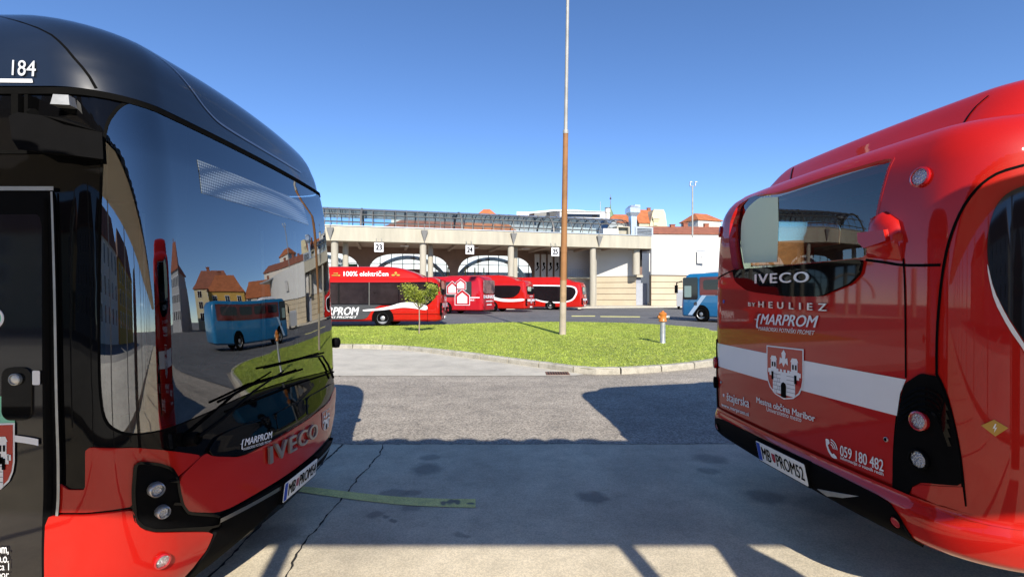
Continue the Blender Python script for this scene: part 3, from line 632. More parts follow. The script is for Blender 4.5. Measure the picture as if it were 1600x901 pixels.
# roof plant
m = MB(); x = A(952, 2.); lbox(m, x-1.1, x+1.1, 1.5, 2.8, ZT+.1, ZT+1.0); m.build('roof_box', M['wallw'], BS)
m = MB(); x = A(972, 2.); 
for d in (-.85, .85): lbox(m, x+d-.11, x+d+.11, 1.6, 3., ZT+.1, ZT+1.25)
lbox(m, x-.95, x+.95, 1.6, 3., ZT+1.25, ZT+1.4); lbox(m, x-.74, x+.74, 2.2, 3., ZT+.1, ZT+1.24); m.build('roof_hatch', M['beam'], BS)
m = MB(); x = A(988.5, 3.); lbox(m, x-.42, x+.42, 2.6, 3.4, ZT+.1, ZT+3.0)
m.loft([[(x+.75*a, 3+.75*b, ZT+z) for a, b in ((-1, -1), (1, -1), (1, 1), (-1, 1))] if i else [(x+.42*a, 3+.42*b, ZT+z) for a, b in ((-1, -1), (1, -1), (1, 1), (-1, 1))] for i, z in ((0, 3.), (1, 3.5), (1, 4.1), (0, 4.5))])
m.box((x+.5, 2.9, ZT+4.3), (.8, .8, .6)); m.build('vent_duct', P('galvanised_duct', (.62, .68, .75), .35, metal=.7, var=.1), BS)
m = MB(); x = A(1003.5, 3.); lbox(m, x-1.35, x+1.35, 2.4, 3.8, ZT+.2, ZT+1.55); hv = m.build('cooling_unit', M['zinc'], BS)
m = MB()
for k in range(5): lbox(m, x-1.1, x+1.1, 2.34, 2.4, ZT+.4+.2*k, ZT+.5+.2*k)
m.build('louvres', M['darkframe'], hv)
# pavement in front
pts = [tuple((E0+dX*a+dN*v).xy) for a, v in ((XL, -7), (-13, -7), (A(905, -6), -3.8), (A(960, -4), -4.2), (10, -3.6), (30, 2), (30, 30), (XL, 30))]
sheet('station_pavement', pts, .12, M['pave'], .16)
# bay signs hang from the beam
for px, n in ((592, '23'), (734, '24'), (867.4, '25')):
    x = A(px, -.9); c = E0+dX*x-dN*.9; sg2 = thing('bay_sign', f'white square bay sign with number {n} hanging under the station beam', 'sign', (c.x, c.y, 0), FA, 'bay number signs')
    m = MB(); w = .5; z0 = HZ(px, {'23': 393.5, '24': 397, '25': 400}[n], -.9); lbox(m, -w, w, -.06, .06, z0, z0+1.06); pb = m.build('board', M['white'], sg2)
    text('number', pb, Flat((0, -.06, 0), (1, 0, 0), (0, 0, 1)), n, box_q(-.36, z0+.2, .36, z0+.88), M['ink'], .01, bold=.03)
    m = MB(); m.tube([(-.3, 0, z0+1.06), (-.3, .9, ZB+.4)], .03, 6); m.build('bracket', M['steel'], sg2); m = MB(); m.tube([(.3, 0, z0+1.06), (.3, .9, ZB+.4)], .03, 6); m.build('bracket', M['steel'], sg2)

# =================================================================== DISTANT BUSES
def rring(x0, x1, w, r, z, n=5):
    o = []
    for cx, cy, a in ((x1-r, w-r, 0), (x0+r, w-r, 90), (x0+r, -w+r, 180), (x1-r, -w+r, 270)):
        for k in range(n+1): b = R(a+90*k/n); o.append((cx+r*math.cos(b), cy+r*math.sin(b), z))
    return o
def far_bus(name, label, rear, heading, mat, L=12., H=3.25, roofx=(.9, 8.), hump=True):
    """local +x is forward, the rear stands at x=0, the left side (+y) is the one on view"""
    t = thing(name, label, 'bus', rear, heading, 'red city buses' if mat != 'bluebus' else None)
    zb = H-.55 if hump else H-.12
    lv = [(.30, .12, L-.1, 1.16, .25), (.38, .02, L-.02, 1.25, .3), (.6, -.02, L, 1.275, .32), (1.0, 0, L, 1.275, .32), (1.7, .02, L-.05, 1.27, .3), (zb-.4, .12, L-.2, 1.25, .3), (zb-.15, .22, L-.28, 1.21, .32), (zb-.03, .36, L-.4, 1.10, .34), (zb, .55, L-.6, .9, .4)]
    m = MB().loft([rring(a, b, w, r, z) for z, a, b, w, r in lv]); m.build('body', M[mat], t, True, 35)
    if hump:
        a, b = roofx; lv = [(zb-.12, a-.4, b+.4, 1.13, .3), (zb+.15, a, b, 1.10, .35), (zb+.42, a+.7, b-.5, 1.0, .4), (H-.03, a+1.2, b-.9, .9, .4), (H, a+1.5, b-1.1, .7, .4)]
        MB().loft([rring(p, q, w, r, z) for z, p, q, w, r in lv]).build('roof_fairing', M[mat], t, True, 35)
    return t
def side(t, y=1.275): return Flat((0, y, 0), (-1, 0, 0), (0, 0, 1))          # s = -x
def rearf(x=-.0): return Flat((x, 0, 0), (0, -1, 0), (0, 0, 1))
def far_wheel(t, x, y=1.06, r=.47):
    MB().lathe([(r+.07, 0), (r+.07, .03), (r*.7, .035)], (x, 1.262, r+.0), 'y', 28) if False else None
    sf = Flat((0, 1.272, 0), (-1, 0, 0), (0, 0, 1)); ar = [p for p in circle(-x, r, r+.10, 30)]; ar = [(a, max(b, .32)) for a, b in ar]
    panel('wheel_arch', t, sf, ar, M['rubber'], .010, .0, .2); o = bus_wheel(t, x, 1.16, r, 1)
    bus_wheel(t, x, -1.16, r, -1); return o
M['winglass'] = P('bus_side_glass', (.028, .020, .022), .08, var=.5, vscale=1.2, ior=1.5)
def rear_detail(t, z=2.5, window=True, stripe=True):
    rf = rearf(-.02)
    if window: 
        w = panel('rear_window', t, Flat((-.06, 0, 0), (0, -1, 0), (.05, 0, 1)), rrect(-.9, 1.66, .9, 2.44, .15), M['darkglass'], .03, .05, .5)
        panel('light_pane', w, Flat((-.06, 0, 0), (0, -1, 0), (.05, 0, 1)), rrect(-.75, 1.95, .15, 2.38, .1), P('pale_green_pane', (.35, .45, .33), .1, ior=1.5), .034, .003, .5)
    if stripe: panel('white_stripe', t, rf, rect(-1.0, 1.0, 1.0, 1.22), M['white'], .03, .02, .5); crest(t, rf, [(-.2, .78), (.2, .78), (-.2, 1.3)], .034)
    for s in (-1, 1):
        c = panel('light_cluster', t, Flat((-.0, s*.0, 0), (0, -1, 0), (0, 0, 1)), rrect(s*1.12-.12, .62, s*1.12+.12, 1.25, .08), M['blackp'], .05, .1, .5)
        for zz in (1.02, .8): lamp(c, Flat((0, 0, 0), (0, -1, 0), (0, 0, 1)), (s*1.12, zz), .07, 'tail_light', 'redlens' if zz > 1 else 'lens', 'redlens', .055, .03)
    panel('number_plate', t, rf, rect(-.27, .42, .27, .54), M['plate'], .05, .03, .3)
    text('rear_lettering', t, rf, 'MARPROM', box_q(-.45, 1.42, .45, 1.55), M['white'], .04, shear=.2, bold=.02)
    return rf
# bus 1: side on, black window band ending in a point, grey field with lettering
b1r = Vector((PY(694, 500, 26.4).x, 26.4, 0)); H1 = 3.12
B1 = far_bus('city_bus', 'red electric city bus seen side on behind the grass island and young tree', b1r, PI, 'red', H=H1, roofx=(1.2, 9.5))
s1 = side(B1)
def X1(px, py):                        # photo point on the near side of this bus
    Y = 26.4-1.275; return ((px-CX)*Y/F-b1r.x, CH-(py-HY)*Y/F)
def P1(pts): return [X1(*p) for p in pts]
band = chaikin(P1([(440, 441), (620, 441), (672, 440), (684, 443), (686, 452), (681, 463), (672, 474), (660, 480), (640, 477), (600, 477), (440, 477)]), 2, .15)
panel('window_band', B1, s1, band, M['darkglass'], .012, .02, .6)
for a, b in ((440, 487), (489, 528), (531, 575), (578, 622), (624, 662)):
    panel('side_window', B1, s1, P1(rrect(a, 443, b, 474, 1.5)), M['winglass'], .018, .01, .8)
ribbon('window_pillar', B1, s1, P1([(577, 441), (577, 477)]), .04, M['frame'], .024)
panel('grey_field', B1, s1, chaikin(P1([(440, 476), (600, 476), (590, 478), (580, 486), (574, 496), (566, 499), (440, 499)]), 2, .2), M['grey'], .015, .01, .8)
wave = P1([(567, 483.5), (590, 482), (610, 478), (625, 473), (640, 471.5), (668, 476.5), (668, 485), (645, 481), (628, 480), (610, 483), (590, 485), (567, 486)])
panel('white_wave', B1, s1, chaikin(wave, 2, .2), M['white'], .026, .01, .8)
text('operator_lettering', B1, s1, 'MARPROM', [X1(490, 492), X1(561.5, 492), X1(490, 479.5)], M['white'], .03, shear=.25, bold=.014)
text('small_line', B1, s1, 'MARIBORSKI POTNIŠKI PROMET', [X1(440, 496.8), X1(558.5, 496.8), X1(440, 492.8)], M['white'], .03, shear=.25, bold=.008)
s1r = Flat((0, 1.17, 0), (-1, 0, 0), (0, -.05, 1))
text('roof_lettering', B1, s1r, '100% električen', [X1(535.5, 431.3), X1(606, 431.3), X1(535.5, 423)], M['white'], .12, bold=.012)
shape('leaf_symbol', B1, s1r, [circle(.2, .25, .22, 14, .2), circle(.8, .25, .22, 14, .2), circle(.5, .7, .16, 14, .28), rect(.44, .3, .56, .6)], [X1(611, 431.5), X1(624, 431.5), X1(611, 424)], M['yellow'], .12)
shape('circuit_symbol', B1, s1r, [rect(0, .1, .8, .28), circle(.85, .19, .14, 12, .18), rect(.2, .55, .6, .7), circle(.62, .62, .1, 12, .14)], [X1(517, 431.5), X1(530.5, 431.5), X1(517, 424)], M['yellow'], .12)
far_wheel(B1, -X1(598, 0)[0]*-1 if False else -(X1(598, 0)[0]), r=.46); far_wheel(B1, 9.2, r=.46)
rear_detail(B1)
ribbon('panel_joint', B1, s1, P1([(668, 432), (668, 505)]), .02, M['ink'], .012); ribbon('panel_joint', B1, s1, P1([(612, 490.5), (692, 490.5)]), .02, M['ink'], .012)
HA = PI-R(24)
def place(px, Y): return Vector(((px-CX)*Y/F, Y, 0))
def rear_centre(corner, heading): return corner-Vector((-math.sin(heading), math.cos(heading), 0))*1.25   # near (left) rear corner to rear centre
# bus 2: crimson older bus with house pictures
B2 = far_bus('city_bus', 'crimson older city bus with white house pictures on its side beyond the island', rear_centre(place(753, 40.5), HA), HA, 'red2', H=3.3, hump=False)
s2 = side(B2); panel('window_band', B2, s2, rrect(-9, 1.42, -.95, 2.72, .06), M['darkglass'], .012, .01, .8)
hs_ = [(0, 0), (1, 0), (1, .62), (.5, 1), (0, .62)]
for (sx, z, w, h) in ((-2.55, .75, 1.45, 1.35), (-3.35, 1.65, 1.1, 1.15), (-2.5, 2.05, 1.05, .95)):
    o = shape('house_picture', B2, s2, [hs_], [(sx, z), (sx+w, z), (sx, z+h)], M['white'], .02)
    shape('house_field', o, s2, [[(.5+(x-.5)*.93, .5+(y-.5)*.93) for x, y in hs_]], [(sx, z), (sx+w, z), (sx, z+h)], M['red2'], .026)
    shape('house_window', o, s2, [[(.5+(x-.5)*.66, .45+(y-.5)*.66) for x, y in hs_]], [(sx, z), (sx+w, z), (sx, z+h)], M['white'], .032)
panel('white_band', B2, s2, rect(-1.6, 1.36, -.2, 1.44), M['white'], .014, .01, .8); text('side_lettering', B2, s2, 'BAUHAUS', box_q(-1.5, 1.12, -.7, 1.26), M['white'], .014, bold=.02)
r2 = rearf(-.02); w = panel('rear_window', B2, r2, rrect(-1.0, 1.75, 1.0, 2.85, .2), P('dusty_rear_glass', (.22, .12, .12), .25, var=.6, vscale=2.), .05, .08, .5)
text('rear_lettering', B2, r2, 'BAUHAUS', box_q(-1.05, 1.32, 1.05, 1.62), M['white'], .04, bold=.03)
for z, x in ((1.05, .6), (.75, .45)): panel('white_band', B2, r2, rect(-x, z, x, z+.08), M['white'], .04, .01, .5)
for s in (-1, 1): lamp(B2, r2, (s*1.0, .72), .08, 'tail_light', 'redlens', 'redlens', .03, .03)
far_wheel(B2, 3.4)
for k in range(3): ribbon('panel_joint', B2, s2, [(-1.5-1.3*k, .45), (-1.5-1.3*k, 1.4)], .025, M['ink'], .014)
# buses 3 and 4
def modern(label, corner, heading, style):
    t = far_bus('city_bus', label, rear_centre(corner, heading), heading, 'red', H=3.5, roofx=(1.3, 9.5)); s = side(t)
    if style == 3:
        panel('window_band', t, s, chaikin([(-11, 1.25), (-1.4, 1.28), (-.7, 1.75), (-.5, 2.3), (-.7, 2.5), (-11, 2.5)], 2, .15), M['darkglass'], .012, .01, .8)
        panel('white_wave', t, s, chaikin([(-6, .95), (-4.4, 1.1), (-3.5, 1.2), (-2.5, .98), (-1.4, .95), (-.15, 1.05), (-.15, 1.28), (-1.4, 1.2), (-2.5, 1.25), (-3.5, 1.5), (-4.4, 1.42), (-6, 1.15)], 2, .2), M['white'], .02, .01, .8)
    else:
        panel('white_rim', t, s, chaikin([(-11, 2.75), (-1.4, 2.62), (-.6, 2.4), (-.45, 1.8), (-.9, 1.0), (-2, .72), (-4, .75), (-5.4, 1.12), (-7, 1.15), (-9, .7), (-11, .7)], 2, .2), M['white'], .010, .01, .8)
        panel('window_band', t, s, chaikin([(-11, 2.6), (-1.5, 2.5), (-.75, 2.3), (-.62, 1.8), (-1.05, 1.12), (-2, .86), (-4, .9), (-5.4, 1.27), (-7, 1.3), (-9, .9), (-11, .9)], 2, .2), M['darkglass'], .016, .01, .8)
    far_wheel(t, 3.4); rear_detail(t); return t
modern('red city bus with a white wave, third in the row beside the station', place(822, 45.5), PI-R(22), 3)
modern('red city bus with a white rimmed black window field, nearest the station door', place(909.5, 51.), PI-R(20), 4)
# blue coach on the right
M['bluebus'] = P('sky_blue_paint', (.010, .17, .37), .3, coat=.9, var=.08)
hd = math.atan2(.83, -.55); Lb = 9.5; fc = place(1062.5, 31.2); hv = Vector((math.cos(hd), math.sin(hd), 0)); lf = Vector((-math.sin(hd), math.cos(hd), 0))
BB = far_bus('coach', 'sky blue coach with reddish side windows standing on the far road at the right', fc-hv*Lb-lf*1.27, hd, 'bluebus', L=Lb, H=3.1, hump=False)
s3 = side(BB); m_rw = P('painted_red_reflection', (.16, .02, .02), .06, var=.7, vscale=.9)  # red reflections are painted into the glass colour
panel('front_side_window', BB, s3, rrect(-9.28, 1.35, -8.2, 2.72, .1), M['darkglass'], .014, .01, .8)
panel('door_pane', BB, s3, rrect(-9.15, 1.5, -8.65, 2.2, .04), P('pale_pane', (.30, .40, .36), .2), .02, .005, .8)
panel('window_band', BB, s3, rrect(-8.05, 1.62, -.5, 2.72, .05), m_rw, .014, .01, .8)
for k in range(4): panel('side_window', BB, s3, rrect(-7.8+1.8*k, 1.95, -6.3+1.8*k, 2.55, .15), M['darkglass'], .02, .005, .8)
panel('pale_band', BB, s3, [(-8.9, .4), (-8.6, .4), (-7.6, 1.6), (-7.0, 1.6), (-7.0, 1.62), (-7.9, 1.62)], P('pale_blue_vinyl', (.45, .6, .75), .4), .014, .005, .8)
far_wheel(BB, Lb-1.55); far_wheel(BB, 2.3)
m = MB(); m.tube([(Lb-.1, 1.2, 2.5), (Lb+.15, 1.4, 2.4), (Lb+.15, 1.42, 1.9)], .04, 6); m.box((Lb+.16, 1.43, 2.0), (.1, .2, .5)); m.build('mirror', M['blackp'], BB)
m = MB(); m.box((Lb-2.5, 0, 3.12), (2.2, 1.6, .2), 0, .85); m.build('roof_unit', M['white'], BB)
for z in (.9,): panel('round_mark', BB, s3, circle(-8.35, 1.1, .12, 16), M['grey'], .014, .004, .5)
# white van parked beyond
VN = thing('van', 'silver white van parked beside the limestone wall behind the blue coach', 'van', PY(1076, 478, 56)*1 - Vector((0, 0, PY(1076, 478, 56).z)), R(62))
m = MB()
prof = [(-2.6, .35), (2.35, .35), (2.55, .6), (2.5, .95), (1.55, 1.25), (.75, 1.95), (.3, 2.1), (-2.5, 2.15), (-2.65, 1.9)]
m.loft([[(x, y*(1.0 if i in (1, 2) else .93), z) for x, z in prof] for i, y in enumerate((-.95, -.9, .9, .95))]); m.build('body', P('silver_white_paint', (.40, .41, .42), .35, coat=.6), VN, True, 30)
panel('windshield', VN, Flat((1.15, 0, 1.6), (0, 1, 0), (-.8, 0, .7)), rrect(-.78, -.42, .78, .42, .1), M['darkglass'], .03, .02, .5)
for y in (-1, 1):
    panel('side_window', VN, Flat((0, .9*y, 0), (-y, 0, 0), (0, 0, 1)), [(-y*1.35, 1.3), (-y*.2, 1.3), (-y*.2, 1.95), (-y*.75, 1.9)][::1], M['darkglass'], .03, .01, .5)
    for x in (-1.6, 1.65): bus_wheel(VN, x, .82*y, .33, y, w=.2)
    lamp(VN, Flat((2.5, 0, 0), (0, 1, 0), (0, 0, 1)), (.68*y, .85), .12, 'headlight', 'lens', 'chrome', .0, .05)
panel('grille', VN, Flat((2.53, 0, 0), (0, 1, 0), (0, 0, 1)), rrect(-.5, .55, .5, .85, .05), M['blackp'], .02, .02, .5)

# =================================================================== ISLAND FURNITURE
# tall lamp mast: grey foot, rust brown shaft, grey top
bp0 = G(879, 522, KH); PL = thing('lamp_mast', 'tall thin mast with rust brown middle and grey top on the grass island', 'mast', bp0)
Yp = bp0.y; lean = ((887.5-879.5)/F*Yp)/((522-0)/F*Yp)
def pz(py): return CH-(py-HY)*Yp/F-KH
def pst(z, r): return ((z*lean, 0, z), r)
M['rust'] = P('rust_brown_coating', (.30, .135, .045), .7, var=.35, vscale=1.2, bump=.1)
M['mastgrey'] = P('weathered_grey_steel', (.36, .35, .32), .6, metal=.2, var=.3, vscale=1.5)
def seg(z0, r0, z1, r1, mat, nm, n=6):
    pts = [(z0+(z1-z0)*k/n) for k in range(n+1)]; m = MB().tube([(z*lean, 0, z) for z in pts], [r0+(r1-r0)*k/n for k in range(n+1)], 18); return m.build(nm, mat, PL, True)
seg(pz(472), .1283, pz(438), .1278, P('faded_rust', (.36, .235, .125), .7, var=.4, vscale=3.), 'sleeve'); seg(-.05, .135, pz(472), .128, P('tan_grey_coating', (.40, .34, .26), .7, var=.25, vscale=2.), 'foot'); seg(pz(438), .1275, pz(207), .10, M['rust'], 'shaft'); seg(pz(207), .075, pz(207)+9, .05, M['mastgrey'], 'top')
m = MB().tube([(pz(390)*lean, 0, pz(390)-.12), (pz(390)*lean, 0, pz(390)+.12)], .128, 18); m.build('sleeve', M['rust'], PL, True)
m = MB().tube([(pz(207)*lean, 0, pz(207)-.06), (pz(207)*lean, 0, pz(207)+.08)], .108, 18); m.build('collar', M['mastgrey'], PL, True)
m = MB(); zt = pz(207)+9; m.tube([(zt*lean-1, 0, zt), (zt*lean+1, 0, zt)], .06, 8); m.box((zt*lean-1, -.2, zt), (.5, .6, .2)); m.box((zt*lean+1, -.2, zt), (.5, .6, .2)); m.build('lamp_head', M['mastgrey'], PL)
# hydrant
h0 = G(1035.5, 535, KH); HY_ = thing('fire_hydrant', 'grey pillar hydrant with orange head and side cap standing in the grass', 'hydrant', h0, R(8))
hk = h0.y/F*.92
MB().lathe([(.10, -.02), (.095, .0), (.085, .03), (.085, 36*hk)], (0, 0, 0), 'z', 20).build('pillar', M['steel'], HY_, True)
M['orange'] = P('orange_enamel', (.52, .17, .025), .45, coat=.3, var=.2, vscale=12.)
z = 36*hk; hb = MB().lathe([(.10, z-.01), (.13, z), (.13, z+.04), (.115, z+.06), (.12, z+.20), (.13, z+.22), (.13, z+.25), (.09, z+.29), (.04, z+.31), (.04, z+.34), (.001, z+.345)], (0, 0, 0), 'z', 20).build('head', M['orange'], HY_, True)
for s in (1, -1): MB().lathe([(.055, .09), (.06, .16), (.07, .165), (.07, .20), (.03, .215), (.001, .218)] if s > 0 else [(.001, -.17), (.05, -.165), (.055, -.09)], (0, 0, z+.14), 'x', 16).build('outlet_cap', M['steel'] if s > 0 else M['orange'], HY_, True)
# small tree
t0 = G(655, 520.5, KH); TR = thing('young_tree', 'small young tree with a flat yellow green crown on a thin stem', 'tree', t0); tk = t0.y/F
M['bark'] = P('pale_bark', (.30, .24, .19), .9, var=.3, vscale=20.); M['leaf'] = P('yellow_green_leaf', (.30, .33, .04), .55, var=.5, vscale=3., var2=(.09, .13, .015))
m = MB(); zc = 38*tk; m.tube([(0, 0, -.02), (.01, 0, zc*.5), (0, .01, zc)], [.028, .024, .02], 8); tips = []
for k in range(13):
    a = 2*PI*k/13+random.uniform(-.2, .2); rr = random.uniform(.15, .72); p0 = Vector((0, 0, zc)); p2 = Vector((rr*math.cos(a)*1.0, rr*math.sin(a)*.85, zc+.12+rr*random.uniform(.55, 1.15)+random.uniform(0, .25))); p1 = (p0+p2)/2+Vector((0, 0, -.06))
    m.tube([p0, p1, p2], [.016, .01, .005], 6); tips += [p2, (p1+p2)/2, p2+Vector((random.uniform(-.14, .14), random.uniform(-.14, .14), random.uniform(-.05, .15)))]
m.build('trunk', M['bark'], TR, True)
V = []; Fc = []
for p in tips:
    for k in range(70):
        c = p+Vector((random.gauss(0, .09), random.gauss(0, .09), random.gauss(.02, .075))); u = Vector((random.gauss(0, 1), random.gauss(0, 1), random.gauss(0, .6))).normalized(); w = u.orthogonal().normalized(); w.rotate(Matrix.Rotation(random.uniform(0, 6.3), 3, u)); l = random.uniform(.025, .055); i = len(V)
        V += [c-u*l, c+w*l*.5, c+u*l, c-w*l*.5]; Fc.append((i, i+1, i+2, i+3))
mk('crown', V, Fc, M['leaf'], TR)

# =================================================================== TOWN BEHIND
M['roofo'] = P('orange_tiles', (.42, .135, .05), .85, var=.3, vscale=.8, bump=.2, bscale=8.); M['roofr'] = P('red_brown_tiles', (.30, .105, .06), .85, var=.3, vscale=.8, bump=.2, bscale=8.)
M['cream'] = P('cream_render', (.62, .55, .36), .85, var=.08, vscale=.5); M['palew'] = P('pale_render', (.66, .62, .55), .85, var=.08); M['ochre'] = P('ochre_render', (.55, .34, .08), .85, var=.1); M['greyw'] = P('grey_render', (.42, .42, .42), .85, var=.1)
M['coppergreen'] = P('green_copper', (.13, .22, .12), .6, var=.3, vscale=2.)
def house(label, c, rz, w, d, h, rh, wall, roof, hip=0., cols_=0, rows=0, chim=(), over=.3, cat='house'):
    t = thing('house', label, cat, (c[0], c[1], 0), rz, 'houses behind the station'); x, y = w/2, d/2
    m = MB(); m.loft([[(-x, -y, 0), (x, -y, 0), (x, y, 0), (-x, y, 0)], [(-x, -y, h), (x, -y, h), (x, y, h), (-x, y, h)]])
    if not hip: m.add([(-x, -y, h), (-x, y, h), (-x, 0, h+rh-.1)], [(0, 2, 1)]); m.add([(x, -y, h), (x, y, h), (x, 0, h+rh-.1)], [(0, 1, 2)])
    wl_ = m.build('wall', wall, t)
    X, Y = x+over, y+over; k = hip
    top = [(-X+k, 0, h+rh), (X-k, 0, h+rh)]; b = [(-X, -Y, h-.1), (X, -Y, h-.1), (X, Y, h-.1), (-X, Y, h-.1)]; th = .18
    m = MB(); V = b+top+[(a, bb, c_+th) for a, bb, c_ in b+top]
    m.add(V, [(6, 7, 11, 10), (8, 9, 10, 11), (7, 8, 11), (9, 6, 10), (1, 0, 4, 5), (3, 2, 5, 4), (2, 1, 5), (0, 3, 4), (0, 1, 7, 6), (1, 2, 8, 7), (2, 3, 9, 8), (3, 0, 6, 9)]); rf_ = m.build('roof', roof, t)
    for (cx, cy, ch) in chim:
        m = MB(); m.box((cx, cy, h+rh*.5+ch/2), (.9, .7, rh+ch)); m.box((cx, cy, h+rh+ch+.06), (1.1, .9, .14)); m.build('chimney', M['roofr'], rf_)
    for i in range(cols_):
        for j in range(rows):
            wx = -x+w*(i+.5)/cols_; wz = 1.2+(h-1.4)*(j+.25)/rows
            m = MB(); m.box((wx, -y-.02, wz+.8), (1.25, .1, 1.8)); f_ = m.build('window', M['white'], t); m = MB(); m.box((wx-.29, -y-.075, wz+.8), (.5, .03, 1.6)); m.box((wx+.29, -y-.075, wz+.8), (.5, .03, 1.6)); m.build('pane', M['darkglass'], f_)
    return t
def at(px, py, Y): p = PY(px, py, Y); return p
p = at(767, 328, 120); house('red roofed house whose peak shows above the middle of the glass roof', (p.x-1, 120), .1, 17, 12, p.z-7.5, 7.5, M['palew'], M['roofo'], 8.)
p = at(730, 345, 135); house('wide house with long dull red roof seen through the glass roof', (p.x, 135), .1, 44, 14, at(0, 352, 135).z-2, at(0, 341, 135).z-at(0, 352, 135).z+2, M['palew'], M['roofr'], 7.)
p = at(640, 342, 140); t = house('white flat block seen through the left part of the glass roof', (p.x, 140), .1, 9, 9, at(0, 345, 140).z, .8, M['palew'], M['greyw'], 3., 3, 4, cat='building')
# modern block with curved roof edge
p = at(860, 340, 125); t = thing('office_block', 'modern grey office block with curved roof line behind the glass roof', 'building', (p.x, 125, 0), .1)
zt = at(0, 331, 125).z; prof = [(-17, zt-4.2), (-12, zt-2.2), (-6, zt-.8), (0, zt-.1), (5, zt), (8, zt-.2), (8, zt-.55), (5, zt-.4), (0, zt-.5), (-6, zt-1.2), (-12, zt-2.6), (-17, zt-4.6)]
m = MB(); m.loft([[(x, y, z) for x, z in prof[::-1]] for y in (-4, 4)]); m.build('roof_edge', M['zinc'], t)
m = MB(); m.box((0, 0, (zt-2.6)/2), (32, 7.6, zt-2.6)); m.build('wall', M['greyw'], t)
for x, c in ((-3.2, 'frame'), (.6, 'darkframe'), (-7.5, 'white')): m = MB(); m.box((x, -3.85, zt-1.6), (3., .2, 1.7)); m.build('window_panel', M[c], t)
p = at(903, 337, 118); t = thing('roof_cabin', 'small white rooftop cabin just right of the mast', 'cabin', (p.x+.5, 118, 0), .1)
zz = at(0, 334, 118).z; m = MB(); m.box((0, 0, zz/2), (11, 6, zz)); m.box((0, 0, zz+.08), (11.4, 6.4, .16)); m.build('wall', M['wallw'], t); m = MB(); m.box((0, -3.02, zz-.9), (8, .1, .7)); m.build('window', M['darkglass'], t); m = MB(); m.tube([(5, 0, zz), (5, 0, zz+3)], .07, 6); m.build('aerial', M['steel'], t)
# church spire
p = at(954, 340, 160); t = thing('church_tower', 'thin green copper spire with tall finial behind the station', 'tower', (p.x, 160, 0), .3)
z0, z1, z2 = at(0, 343, 160).z, at(0, 326, 160).z, at(0, 304, 160).z
MB().lathe([(2.2, 0), (2.2, z0)], (0, 0, 0), 'z', 8).build('wall', M['palew'], t); MB().lathe([(1.7, z0), (1.0, (z0+z1)/2), (.25, z1), (.12, z1+1.5)], (0, 0, 0), 'z', 8).build('spire', M['coppergreen'], t)
m = MB().tube([(0, 0, z1), (0, 0, z2)], [.14, .06], 6); m.lathe([(.001, -.4), (.4, 0), (.001, .4)], (0, 0, (z1+z2)/2+1), 'z', 8); m.lathe([(.001, -.3), (.25, 0), (.001, .3)], (0, 0, z2-1), 'z', 8); m.build('finial', M['frame'], t)
p = at(949.5, 335, 110); t = thing('chimney_stack', 'pale round chimney stack beside the green spire', 'chimney', (p.x, 110, 0)); zc = at(0, 326, 110).z; MB().lathe([(.55, 0), (.5, zc-1), (.6, zc-.9), (.6, zc)], (0, 0, 0), 'z', 14).build('flue', M['palew'], t, True); MB().lathe([(.65, zc), (.65, zc+.2)], (0, 0, 0), 'z', 14).build('cap', M['frame'], t)
p = at(971, 336, 150); house('orange roofed house between the spire and the metal duct', (p.x, 150), .1, 12, 10, at(0, 352, 150).z, at(0, 336, 150).z-at(0, 352, 150).z, M['palew'], M['roofo'], 4.)
p = at(1004, 329, 140); house('steep orange roofed house right of the metal duct', (p.x-.2, 140), .1, 4.8, 9, at(0, 352, 140).z, at(0, 328.6, 140).z-at(0, 352, 140).z, M['cream'], M['roofo'], 0., chim=((2.0, 0, .6),))
# cream gable wall in front of that roof
p = at(1024, 330, 138); t = thing('gable_house', 'cream gabled house end with stepped cornice above the white wall', 'house', (p.x, 138, 0), .1)
zt, zb_ = at(0, 330, 138).z, at(0, 358, 138).z; m = MB(); m.loft([[(x, y, z) for x, z in [(-2.2, 0), (2.2, 0), (2.2, zb_), (1.6, zt-1), (1.1, zt), (-1.6, zt), (-2., zt-1), (-2.9, zb_)][::-1]] for y in (-3, 3)]); m.build('wall', M['cream'], t)
m = MB(); m.box((-1.2, -3.3, zb_+2.6), (2., .8, .6)); m.box((-1.2, -3.2, zb_+2.), (1.5, .5, .5)); m.box((-1.2, -3.1, zb_+1.2), (1.2, .3, 1.2)); m.build('oriel', M['cream'], t)
p = at(1065, 352, 100); pr = at(0, 351, 100); house('long low house with plain tiled roof behind the white wall', (p.x+4, 103), .06, 24, 12, at(0, 368, 100).z, at(0, 355.5, 103).z-at(0, 368, 100).z, M['palew'], M['roofr'], 0., chim=((-5.2, -.5, .4), (-2.3, 0, .8), (2.2, 0, .7)))
p = at(1104, 343, 96); house('pale gabled house with red roof at the right edge of the station', (p.x+6.5, 116), .35, 6.5, 6, at(0, 347, 116).z, at(0, 335, 116).z-at(0, 347, 116).z, M['palew'], M['roofo'], 1.8)
# light mast on the town side
p = at(1082, 371, 84); t = thing('floodlight_mast', 'slim grey mast with two small floodlights rising behind the white wall', 'mast', (p.x, 84, 0)); zt = at(0, 291, 84).z
MB().tube([(0, 0, 0), (0, 0, zt)], [.17, .12], 10).build('pole', M['mastgrey'], t, True); MB().tube([(-.45, 0, zt), (.5, 0, zt)], .06, 8).build('crossbar', M['mastgrey'], t)
for x in (-.42, .45): m = MB(); m.box((x, 0, zt+.4), (.12, .3, .7)); m.box((x+.1, -.1, zt+.7), (.35, .3, .14)); m.build('floodlight', M['steel'], t)
